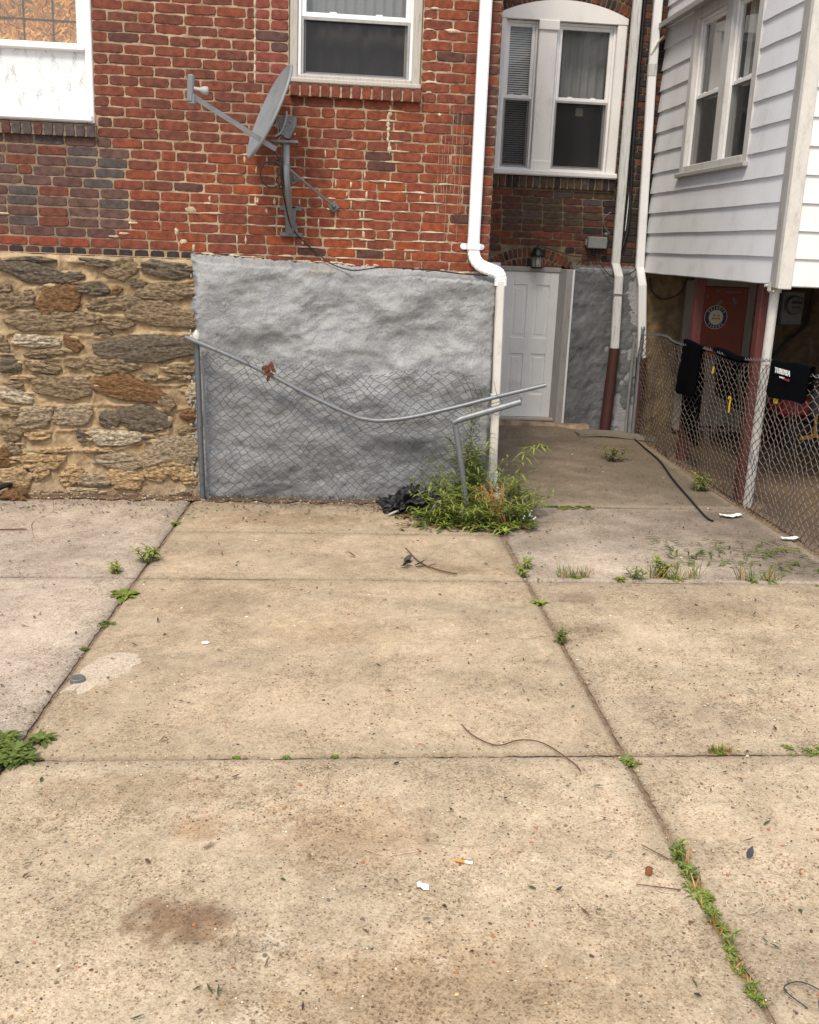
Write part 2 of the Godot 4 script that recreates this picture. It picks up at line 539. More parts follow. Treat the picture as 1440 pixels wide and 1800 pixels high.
func brick_shape(ln: float, h: float, dp: float, sd: int) -> MB:
	# a hand-made brick: rounded, uneven face that stands out along +z, centred on x and y
	rng.seed = sd
	var b := MB.new()
	var fr := []
	var n := 12
	for k in n:
		var s := [[-1, -1], [-0.5, -1], [0.0, -1], [0.5, -1], [1, -1], [1, 0], [1, 1], [0.5, 1], [0.0, 1], [-0.5, 1], [-1, 1], [-1, 0]][k] as Array
		var cr := 0.004 if absf(s[0]) == 1 and absf(s[1]) == 1 else 0.0
		fr.append(Vector3(s[0] * (ln / 2.0 - cr) + rng.randf_range(-0.0025, 0.002), s[1] * (h / 2.0 - cr) + rng.randf_range(-0.0022, 0.0018), 0))
	var rings := []
	for q in [[1.0, 0.0, -dp], [1.0, 0.0, -0.0035], [0.0, 0.0035, rng.randf_range(-0.001, 0.001)]]:
		var r := []
		for k in n:
			var a: Vector3 = fr[k]
			r.append(b.p(Vector3(a.x - signf(a.x) * q[1], a.y - signf(a.y) * q[1], q[2] + (rng.randf_range(-0.001, 0.001) if q[1] > 0.0 else 0.0))))
		rings.append(r)
	for j in 2:
		for k in n:
			var k2 := (k + 1) % n
			b.quad(rings[j][k], rings[j][k2], rings[j + 1][k2], rings[j + 1][k])
	var f := []
	for k in n:
		f.append(b.p(b.v[rings[2][k]]))
	var m := b.p(Vector3(0, 0, 0.001))
	for k in n:
		b.tri(f[k], f[(k + 1) % n], m)
	return b

var shapes := {}
func brick_mesh(kind: String, k: int) -> MB:
	var key := kind + str(k)
	if not shapes.has(key):
		var q: Vector2 = {"s": Vector2(0.202, 0.0618), "h": Vector2(0.095, 0.0618), "r": Vector2(0.059, 0.088)}[kind]
		shapes[key] = brick_shape(q.x, q.y, 0.03, hash(key))
	return shapes[key]

func brick_arr(kind: String, k: int) -> ArrayMesh:
	var key := "m" + kind + str(k)
	if not shapes.has(key):
		shapes[key] = brick_mesh(kind, k).done()
	return shapes[key]

func inside(x: float, y: float, holes: Array) -> bool:
	for r in holes:
		if x > r[0] and x < r[1] and y > r[2] and y < r[3]:
			return true
	return false

# lays courses on a wall that faces +z at depth z (or +x when turned); returns [transform, tone, kind, variant, size]
func lay(x0: float, x1: float, y0: float, rows: int, pitch: float, holes: Array, seams: Array, tone: Callable, sd: int) -> Array:
	var out := []
	var r2 := RandomNumberGenerator.new()
	r2.seed = sd
	for j in rows:
		var y := y0 + (j + 0.5) * pitch
		var cuts := [x0, x1]
		for h in holes:
			if y > h[2] - 0.01 and y < h[3] + 0.01:
				cuts.append(h[0]); cuts.append(h[1])
		for s in seams:
			if y > s[1] and y < s[2]:
				cuts.append(s[0])
		cuts.sort()
		for k in cuts.size() - 1:
			var a: float = cuts[k]
			var b: float = cuts[k + 1]
			if b - a < 0.02 or inside((a + b) / 2.0, y, holes):
				continue
			var x := a
			var hdr := j % 7 == 3
			var first := true
			while x < b - 0.02:
				var ln := 0.211 + r2.randf_range(-0.007, 0.007)
				if first and j % 2 == 0:
					ln = 0.105
				elif r2.randf() < 0.07:
					ln = 0.105
				first = false
				if x + ln > b - 0.05:
					ln = b - x
				if ln > 0.27:
					ln = (ln) / 2.0
				var w := ln - 0.0085
				var kind := "s" if w > 0.14 else "h"
				var bw := 0.202 if kind == "s" else 0.095
				var at := Vector3(x + ln / 2.0, y + r2.randf_range(-0.0025, 0.0025), r2.randf_range(-0.002, 0.003))
				var bs := Basis(Vector3(0, 0, 1), r2.randf_range(-0.012, 0.012)) * Basis.from_scale(Vector3(w / bw, r2.randf_range(0.95, 1.03), 1))
				out.append([Transform3D(bs, at), tone.call(at.x, at.y, r2), kind, r2.randi() % 5, w])
				x += ln
	return out

func set_bricks(list: Array, wall: Node, most: int, frame := Transform3D()) -> void:
	# the largest in view become parts, the rest joined parts, one for each tone
	var order := []
	for q in list:
		var a: Vector3 = (frame * (q[0] as Transform3D)).origin
		order.append([q[4] + (10.0 if seen(a) else 0.0) - 0.004 * a.distance_to(eye.origin), q])
	order.sort_custom(func(a, b): return a[0] > b[0])
	var rest := {}
	for k in order.size():
		var q: Array = order[k][1]
		var x: Transform3D = frame * (q[0] as Transform3D)
		if k < most:
			put(brick_arr(q[2], q[3]), "brick", M[q[1]], wall, x)
		else:
			if not rest.has(q[1]):
				rest[q[1]] = MB.new()
			(rest[q[1]] as MB).add(brick_mesh(q[2], q[3]), x)
	for t in rest:
		part(rest[t], "bricks", M[t], wall, true)

func wall_face(b: MB, x0: float, x1: float, y0: float, y1: float, step: float, holes: Array, zf: Callable, cf = null) -> void:
	var xs := []
	var ys := []
	var nx := maxi(1, int((x1 - x0) / step))
	var ny := maxi(1, int((y1 - y0) / step))
	for i in nx + 1:
		xs.append(lerpf(x0, x1, float(i) / nx))
	for j in ny + 1:
		ys.append(lerpf(y0, y1, float(j) / ny))
	for h in holes:
		for e in [h[0], h[1]]:
			if e > x0 and e < x1: xs.append(e)
		for e in [h[2], h[3]]:
			if e > y0 and e < y1: ys.append(e)
	xs.sort(); ys.sort()
	var base := b.v.size()
	var w := xs.size()
	for y in ys:
		for x in xs:
			if cf != null:
				b.col = cf.call(Vector3(x, y, 0))
			b.p(Vector3(x, y, zf.call(x, y)))
	b.col = Color(1, 1, 1)
	for j in ys.size() - 1:
		for i in w - 1:
			if xs[i + 1] - xs[i] < 1e-5 or ys[j + 1] - ys[j] < 1e-5 or inside((xs[i] + xs[i + 1]) / 2.0, (ys[j] + ys[j + 1]) / 2.0, holes):
				continue
			var a := base + j * w + i
			b.quad(a, a + 1, a + w + 1, a + w)

func niche(b: MB, x0: float, x1: float, y0: float, y1: float, z0: float, z1: float) -> void:   # a dark room behind an opening
	b.poly([Vector3(x0, y0, z1), Vector3(x1, y0, z1), Vector3(x1, y1, z1), Vector3(x0, y1, z1)], Vector3(x0, y0, z1 - 1))
	for q in [[x0, -1.0], [x1, 1.0]]:
		b.poly([Vector3(q[0], y0, z0), Vector3(q[0], y1, z0), Vector3(q[0], y1, z1), Vector3(q[0], y0, z1)], Vector3(q[0] + q[1], y0, z1))
	for q in [[y0, -1.0], [y1, 1.0]]:
		b.poly([Vector3(x0, q[0], z0), Vector3(x1, q[0], z0), Vector3(x1, q[0], z1), Vector3(x0, q[0], z1)], Vector3(x0, q[0] + q[1], z1))

func frame4(b: MB, x0: float, x1: float, y0: float, y1: float, z: float, w: float, d: float, r := 0.004) -> void:   # four bars round an opening, front at z
	b.box(Vector3(x0 + w / 2.0, (y0 + y1) / 2.0, z - d / 2.0), Vector3(w, y1 - y0, d), r)
	b.box(Vector3(x1 - w / 2.0, (y0 + y1) / 2.0, z - d / 2.0), Vector3(w, y1 - y0, d), r)
	b.box(Vector3((x0 + x1) / 2.0, y0 + w / 2.0, z - d / 2.0 - 0.001), Vector3(x1 - x0 - 2.0 * w, w, d), r)
	b.box(Vector3((x0 + x1) / 2.0, y1 - w / 2.0, z - d / 2.0 - 0.001), Vector3(x1 - x0 - 2.0 * w, w, d), r)

func pane(t: Transform3D, x0: float, x1: float, y0: float, y1: float, z: float, parent: Node) -> void:
	var b := MB.new()
	b.t = t
	b.poly([Vector3(x0, y0, z), Vector3(x1, y0, z), Vector3(x1, y1, z), Vector3(x0, y1, z)], Vector3(x0, y0, z - 1.0))
	part(b, "pane", M.glass, parent)

func double_hung(t: Transform3D, x0: float, x1: float, y0: float, ym: float, y1: float, z: float, fw: float, house: Node, sash_mat: String, lower_screen := true) -> Node:
	# a double-hung window; the upper sash stands outside the lower one, which a dark insect screen covers
	var b := MB.new()
	b.t = t
	frame4(b, x0, x1, y0, y1, z, fw, 0.07)
	var win := part(b, "window", M[sash_mat], house)
	var sw := 0.034
	b = MB.new(); b.t = t
	frame4(b, x0 + fw, x1 - fw, ym - 0.012, y1 - fw, z - 0.016, sw, 0.028)
	part(b, "sash", M[sash_mat], win)
	b = MB.new(); b.t = t
	frame4(b, x0 + fw, x1 - fw, y0 + fw, ym + 0.016, z - 0.046, sw, 0.026)
	part(b, "sash", M[sash_mat], win)
	pane(t, x0 + fw + sw, x1 - fw - sw, ym + 0.01, y1 - fw - sw, z - 0.03, win)
	pane(t, x0 + fw + sw, x1 - fw - sw, y0 + fw + sw, ym - 0.014, z - 0.06, win)
	b = MB.new(); b.t = t
	for k in 2:
		b.box(Vector3(lerpf(x0, x1, 0.3 + 0.4 * k), ym + 0.024, z - 0.03), Vector3(0.05, 0.014, 0.02), 0.004)
	part(b, "sash_lock", M[sash_mat], win)
	if lower_screen:
		b = MB.new(); b.t = t
		frame4(b, x0 + fw + 0.002, x1 - fw - 0.002, y0 + fw + 0.002, ym - 0.014, z - 0.01, 0.016, 0.008, 0.002)
		part(b, "screen_frame", M.screen_dark if sash_mat != "white_vinyl" else M.trim_grey, win)
	b = MB.new(); b.t = t
	b.poly([Vector3(x0 + fw, y0 + fw, z - 0.022), Vector3(x1 - fw, y0 + fw, z - 0.022), Vector3(x1 - fw, ym - 0.014, z - 0.022), Vector3(x0 + fw, ym - 0.014, z - 0.022)], t * Vector3(x0, y0, z - 1.0) if t.basis == Basis() else Vector3(x0, y0, z - 1.0))
	part(b, "insect_screen", M.insect_screen, win)
	return win

# ---------------------------------------------------------------- the brick house
const PITCH := 0.069
const WIN_C := [-0.185, 0.752, 3.0, 3.98]
const WIN_L := [-2.55, -1.532, 2.655, 4.1]
const WIN_B := [1.815, 3.085, 2.69, 4.18]

func tone_front(x: float, y: float, r: RandomNumberGenerator) -> String:
	var k := r.randf()
	if y < 1.82 and x < -0.85:
		return "brick_black" if k < 0.7 else "brick_dark"
	if x < -1.36 and y < 2.57 and y > 1.9:
		var s := clampf((y - 1.9) / 0.45, 0.0, 1.0) * (1.0 if x > -1.85 else 0.6)
		if k < s * 0.7:
			return "brick_soot" if r.randf() < 0.55 else "brick_soiled"
		return "brick_soiled" if r.randf() < 0.45 else ("brick_purple" if r.randf() < 0.5 else "brick_brown")
	if x > 1.1 and y > 2.1:
		return "brick_dark" if k < 0.6 else ("brick_brown" if k < 0.88 else "brick_rust")
	if x > -0.42 and x < -0.16 and y > 3.02:
		return "brick_new" if k < 0.85 else "brick_purple"
	if x < -1.2 and y < 2.0:
		return "brick_bright" if k < 0.6 else "brick_red"
	var hot := clampf(1.0 - Vector2((x - 0.2) / 1.25, (y - 2.1) / 0.55).length(), 0.0, 1.0)
	if k < hot * 0.62:
		return "brick_orange" if r.randf() < 0.62 else "brick_bright"
	if k < hot * 0.62 + 0.2:
		return "brick_brown" if x < -0.6 else "brick_rust"
	if k < hot * 0.62 + 0.23 and hot < 0.7:
		return "brick_dark"
	if x < -0.4 and y > 2.6:
		return "brick_red" if r.randf() < 0.6 else "brick_brown"
	return "brick_rust" if r.randf() < 0.6 else "brick_red"

func tone_back(x: float, y: float, r: RandomNumberGenerator) -> String:
	var k := r.randf()
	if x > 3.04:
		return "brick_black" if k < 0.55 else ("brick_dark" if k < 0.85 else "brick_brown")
	if y > 2.2 and x > 2.0:
		return "brick_olive" if k < 0.4 else ("brick_soot" if k < 0.65 else "brick_dark")
	return "brick_dark" if k < 0.45 else ("brick_brown" if k < 0.7 else ("brick_red" if k < 0.85 else "brick_black"))

func sill(house: Node, x0: float, x1: float, y0: float, y1: float, z: float, tones: Array, sd: int) -> void:
	# a row of bricks on edge under a window, over a mortar bed
	var b := MB.new()
	b.box(Vector3((x0 + x1) / 2.0, (y0 + y1) / 2.0, z - 0.06), Vector3(x1 - x0 - 0.006, y1 - y0 - 0.008, 0.105))
	var s := part(b, "window_ledge", M.mortar if sd < 3 else M.mortar_dark, house)
	var r := RandomNumberGenerator.new()
	r.seed = sd
	var n := int(round((x1 - x0) / 0.070))
	var w := (x1 - x0) / n
	for k in n:
		var bs := Basis(Vector3(0, 0, 1), r.randf_range(-0.015, 0.015)) * Basis.from_scale(Vector3((w - 0.010) / 0.059, (y1 - y0) / 0.088 * r.randf_range(0.96, 1.0), 1.0))
		put(brick_arr("r", r.randi() % 5), "brick", M[tones[r.randi() % tones.size()]], s, Transform3D(bs, Vector3(x0 + (k + 0.5) * w, (y0 + y1) / 2.0, z + r.randf_range(-0.003, 0.003))))
	b = MB.new()   # the bricks' top, a sloping mortar wash
	b.poly([Vector3(x0, y1 - 0.006, z), Vector3(x1, y1 - 0.006, z), Vector3(x1, y1 + 0.012, z - 0.12), Vector3(x0, y1 + 0.012, z - 0.12)], Vector3(x0, -10, z))
	part(b, "mortar_wash", M.mortar, s)

func brick_house() -> void:
	var house := thing("brick_house", "red brick rowhouse with stone and grey stucco base, stepping back towards the right", "house", Vector3(-1.0, 0, 0))
	# masses behind the faces, kept clear of the window rooms
	var b := MB.new()
	b.box(Vector3(-2.86, 3.3, -4.5), Vector3(8.3, 6.6, 6.9))
	b.box(Vector3(1.2, 3.3, -6.5), Vector3(5.6, 6.6, 5.4))
	b.box(Vector3(-2.86, 6.72, -4.3), Vector3(8.34, 0.18, 8.7))
	b.box(Vector3(2.6, 6.72, -6.0), Vector3(3.0, 0.18, 6.1))
	part(b, "body", M.brick_plain, house)
	# main wall: mortar face, then bricks
	var zf := func(x: float, y: float) -> float: return -0.0045 + 0.003 * n2.get_noise_2d(x * 30.0, y * 30.0)
	var cf := func(a: Vector3) -> Color:
		var k := 0.9 + 0.25 * n1.get_noise_2d(a.x * 1.3, a.y * 1.3)
		if a.x < -1.36 and a.y < 2.6: return Color(k * 0.72, k * 0.72, k * 0.71)
		if a.x > 1.05 and a.y > 2.0: k *= 0.72
		return Color(k, k * 0.97, k * 0.93)
	b = MB.new()
	wall_face(b, -4.2, 1.312, 1.70, 4.02, 0.02, [WIN_L, WIN_C], zf, cf)
	b.poly([Vector3(1.312, 1.7, 0), Vector3(1.312, 1.7, -3.2), Vector3(1.312, 4.02, -3.2), Vector3(1.312, 4.02, 0)], Vector3(0, 3, -1))
	var wall := part(b, "brick_wall", M.mortar, house)
	b = MB.new()
	b.box(Vector3(-3.3, 5.3, -0.55), Vector3(9.22, 2.56, 1.1), 0.01)
	b.box(Vector3(-6.05, 2.0, -0.55), Vector3(3.7, 4.04, 1.1), 0.01)
	part(b, "plain_wall", M.brick_plain, house)
	var list := lay(-4.16, 1.316, 1.815, 32, PITCH, [WIN_L, WIN_C, [-2.6, -1.515, 2.56, 2.67], [-0.178, 0.765, 2.912, 3.0]], [[-0.42, 3.0, 4.1]], tone_front, 77)
	# the half-hidden course of dark headers on top of the stone
	list += lay(-0.86, 1.316, 1.815 - PITCH, 1, PITCH, [], [], tone_front, 76)
	var r := RandomNumberGenerator.new()
	r.seed = 3
	var x := -4.1
	while x < -0.86:
		var w := r.randf_range(0.094, 0.104)
		list.append([Transform3D(Basis.from_scale(Vector3(w / 0.1, 1, 1)), Vector3(x + 0.052, 1.782, 0.001)), tone_front(x, 1.78, r), "h", r.randi() % 5, w])
		x += w + 0.009
	set_bricks(list, wall, 300)
	# the unseen return towards the passage
	var side := Transform3D(Basis(Vector3(0, 0, -1), Vector3(0, 1, 0), Vector3(1, 0, 0)), Vector3(1.318, 0, 0))
	var list2 := lay(0.0, 3.0, 1.815, 32, PITCH, [], [], tone_back, 78)
	var rest := MB.new()
	for q in list2:
		rest.add(brick_mesh(q[2], q[3]), side * (q[0] as Transform3D))
	part(rest, "bricks", M.brick_dark, wall, true)
	mortar_smears(wall)
	sill(house, -2.6, -1.518, 2.566, 2.652, 0.035, ["brick_soot", "brick_purple", "brick_dark"], 4)
	sill(house, -0.178, 0.765, 2.912, 2.998, 0.045, ["brick_red", "brick_rust", "brick_red", "brick_brown"], 2)
	stone_base(house)
	stucco_base(house)
	windows_front(house)
	back_wall(house)

func smear(b: MB, x: float, y: float, w: float, h: float, r: RandomNumberGenerator, z := 0.002) -> void:
	var pts := []
	var n := 11
	for k in n:
		var a := TAU * k / n
		var rr := r.randf_range(0.62, 1.15)
		pts.append(b.p(Vector3(x + cos(a) * w * 0.5 * rr, y + sin(a) * h * 0.5 * rr, z - 0.008)))
	var inn := []
	for k in n:
		var q: Vector3 = b.v[pts[k]]
		inn.append(b.p(Vector3(lerpf(x, q.x, 0.72), lerpf(y, q.y, 0.7), z + r.randf_range(0.001, 0.004))))
	var m := b.p(Vector3(x, y, z + 0.003))
	for k in n:
		var k2 := (k + 1) % n
		b.quad(pts[k], pts[k2], inn[k2], inn[k])
		b.tri(inn[k], inn[k2], m)

func mortar_smears(wall: Node) -> void:
	var b := MB.new()
	var r := RandomNumberGenerator.new()
	r.seed = 12
	for k in 300:
		var x := r.randf_range(-1.15, 1.05)
		var j := r.randi_range(0, 13)
		var y := 1.815 + j * PITCH
		var d := Vector2((x - 0.25) / 1.1, (y - 2.15) / 0.5).length()
		if r.randf() < d * 0.95:
			continue
		if r.randf() < 0.68:
			smear(b, x, y + r.randf_range(-0.004, 0.004), r.randf_range(0.05, 0.22), r.randf_range(0.010, 0.024), r)
		else:
			smear(b, x, y + 0.034, r.randf_range(0.012, 0.026), r.randf_range(0.05, 0.08), r)
	for k in 9:   # the old crack under the window
		smear(b, 0.535 + r.randf_range(-0.012, 0.012), 2.86 - k * 0.034, r.randf_range(0.018, 0.04), r.randf_range(0.05, 0.07), r)
		if k % 2 == 0:
			smear(b, 0.58 + r.randf_range(-0.05, 0.09), 2.85 - k * 0.034, r.randf_range(0.12, 0.25), 0.018, r)
	for k in 10:  # along the window's right edge and the seam on its left
		smear(b, 0.79 + r.randf_range(0.0, 0.05), 2.988 + k * PITCH, r.randf_range(0.05, 0.12), r.randf_range(0.014, 0.026), r)
		smear(b, -0.42, 3.02 + k * 0.06, 0.022, 0.08, r)
	for q in [[-0.875, 2.11, 0.10, 0.065], [-0.98, 1.955, 0.05, 0.06], [-0.93, 1.885, 0.06, 0.05], [-0.86, 1.845, 0.03, 0.07], [-1.28, 2.0, 0.09, 0.02], [-1.35, 1.925, 0.1, 0.025], [-1.42, 1.9, 0.1, 0.02], [0.96, 3.40, 0.12, 0.04], [-2.2, 2.03, 0.14, 0.016], [0.9, 2.84, 0.03, 0.03]]:
		smear(b, q[0], q[1], q[2], q[3], r, 0.004)
	part(b, "mortar_smears", M.mortar_pale, wall, true)
	# pale runs of lime down the brick left of the downspout
	b = MB.new()
	for k in 8:
		var x := 0.9 + 0.026 * k + r.randf_range(-0.008, 0.008)
		var y1 := r.randf_range(2.6, 2.95)
		var y0 := r.randf_range(1.82, 2.3)
		var path := []
		var y := y1
		while y > y0:
			path.append(Vector3(x + 0.006 * n2.get_noise_2d(y * 9.0, k * 7.0), y, 0.0015))
			y -= 0.035
		b.tube(path, 0.0016, 4)
	part(b, "lime_runs", M.mortar, wall, true)

const STONES := [[-1.991, 1.718, 0.318, 0.042, -1, 0], [-2.006, 1.635, 0.413, 0.127, -4, 0], [-1.710, 1.608, 0.144, 0.067, 2, 0], [-1.551, 1.716, 0.255, 0.044, 0, 0], [-1.364, 1.670, 0.234, 0.134, -6, 1], [-1.040, 1.682, 0.360, 0.106, -1, 0], [-2.188, 1.513, 0.088, 0.056, 2, 1], [-2.115, 1.432, 0.237, 0.101, 4, 1], [-1.800, 1.460, 0.284, 0.174, -3, 2], [-1.569, 1.524, 0.212, 0.065, -3, 0], [-1.402, 1.524, 0.067, 0.043, 2, 2], [-1.255, 1.574, 0.112, 0.034, -3, 0], [-1.049, 1.531, 0.373, 0.110, -4, 1], [-1.439, 1.433, 0.337, 0.090, 10, 1], [-1.080, 1.360, 0.489, 0.160, -6, 1], [-1.863, 1.295, 0.593, 0.119, 0, 1], [-1.404, 1.281, 0.226, 0.066, 0, 1], [-1.513, 1.215, 0.124, 0.034, -3, 0], [-2.217, 1.102, 0.072, 0.114, 2, 1], [-1.987, 1.143, 0.313, 0.080, 0, 3], [-1.725, 1.123, 0.135, 0.092, -18, 2], [-1.935, 1.054, 0.247, 0.052, 4, 1], [-1.211, 1.112, 0.721, 0.162, -2, 0], [-2.181, 0.960, 0.157, 0.090, 10, 0], [-1.946, 0.956, 0.265, 0.075, -10, 1], [-1.720, 0.974, 0.107, 0.049, 2, 1], [-1.442, 0.982, 0.342, 0.102, -8, 1], [-1.187, 0.907, 0.115, 0.068, -6, 1], [-0.950, 0.967, 0.202, 0.064, -3, 1], [-1.026, 0.912, 0.162, 0.040, 2, 1], [-2.112, 0.878, 0.146, 0.033, 2, 4], [-2.166, 0.828, 0.124, 0.042, -3, 1], [-2.165, 0.741, 0.231, 0.100, -12, 3], [-1.812, 0.808, 0.421, 0.152, -1, 1], [-1.345, 0.809, 0.449, 0.175, -2, 2], [-1.065, 0.714, 0.125, 0.093, 2, 1], [-0.878, 0.792, 0.093, 0.119, 2, 3], [-2.206, 0.617, 0.147, 0.059, -3, 1], [-2.038, 0.583, 0.253, 0.131, 5, 5], [-1.747, 0.604, 0.269, 0.128, -1, 5], [-1.490, 0.573, 0.144, 0.102, -30, 0], [-1.241, 0.587, 0.360, 0.165, -8, 0], [-0.904, 0.619, 0.134, 0.070, -1, 2], [-2.209, 0.463, 0.159, 0.093, -1, 1], [-2.011, 0.441, 0.171, 0.048, 2, 4], [-1.690, 0.443, 0.086, 0.094, 2, 0], [-1.436, 0.439, 0.383, 0.106, 4, 3], [-0.911, 0.499, 0.152, 0.063, -1, 1], [-1.227, 0.449, 0.058, 0.030, 2, 0], [-1.031, 0.342, 0.388, 0.220, 5, 5], [-2.259, 0.277, 0.108, 0.145, 2, 2], [-2.181, 0.344, 0.103, 0.084, 2, 1], [-2.009, 0.252, 0.357, 0.097, 7, 4], [-1.419, 0.258, 0.339, 0.116, -8, 5], [-1.783, 0.147, 0.151, 0.135, 2, 4], [-1.610, 0.114, 0.222, 0.096, -2, 5], [-1.394, 0.124, 0.258, 0.129, -3, 4], [-1.158, 0.184, 0.153, 0.117, 2, 4], [-1.010, 0.199, 0.225, 0.117, -8, 4], [-2.188, 0.115, 0.196, 0.153, 2, 4], [-2.013, 0.161, 0.127, 0.104, 2, 4], [-1.964, -0.003, 0.349, 0.057, 5, 5], [-1.683, 0.026, 0.210, 0.047, 2, 5], [-0.989, 0.024, 0.143, 0.052, 2, 5], [-1.878, 0.339, 0.207, 0.041, 4, 4], [-1.578, 0.345, 0.174, 0.036, 2, 4], [-0.916, 0.139, 0.130, 0.074, 7, 4]]
const BEADS := [[-2.235, 1.360, -1.959, 1.358, -1.702, 1.383, -1.546, 1.349, -1.231, 1.326, -1.108, 1.232], [-2.246, 1.173, -2.156, 1.199, -1.910, 1.218, -1.552, 1.178, -1.234, 1.223, -0.857, 1.223], [-2.256, 1.013, -1.977, 0.999, -1.625, 1.044, -1.398, 1.039, -1.239, 1.014, -1.114, 0.989, -0.860, 1.020], [-2.153, 0.849, -1.926, 0.878, -1.585, 0.905, -1.334, 0.883, -1.174, 0.847, -0.862, 0.849], [-2.277, 0.659, -1.879, 0.669, -1.547, 0.689, -1.305, 0.683, -1.074, 0.654, -0.864, 0.683], [-2.195, 0.495, -1.911, 0.478, -1.577, 0.510, -1.368, 0.509, -1.078, 0.473], [-2.148, 0.329, -1.722, 0.338, -1.431, 0.357, -1.196, 0.422, -0.867, 0.460], [-2.084, 1.499, -1.951, 1.526, -1.794, 1.565, -1.560, 1.585, -1.269, 1.618, -1.157, 1.588, -0.852, 1.610], [-1.803, 1.731, -1.799, 1.576], [-1.554, 1.740, -1.554, 1.585], [-1.254, 1.752, -1.224, 1.619], [-1.985, 1.502, -1.947, 1.381], [-1.728, 1.556, -1.667, 1.424], [-1.494, 1.576, -1.440, 1.511], [-1.547, 1.315, -1.586, 1.188], [-1.800, 1.170, -1.801, 0.905], [-2.203, 1.158, -2.182, 1.033], [-1.648, 1.037, -1.664, 0.909], [-2.089, 0.989, -2.096, 0.862], [-1.597, 0.899, -1.604, 0.688], [-2.098, 0.827, -2.026, 0.689], [-1.908, 0.668, -1.911, 0.490], [-1.583, 0.653, -1.553, 0.510], [-2.233, 0.636, -2.195, 0.495], [-1.889, 0.467, -1.894, 0.347], [-2.128, 0.485, -2.124, 0.342], [-1.647, 0.484, -1.658, 0.352], [-1.243, 0.409, -1.234, 0.312], [-1.041, 0.595, -1.067, 0.449], [-1.700, 1.162, -1.671, 1.025], [-1.125, 0.983, -1.128, 0.877], [-1.275, 0.943, -1.228, 1.015]]

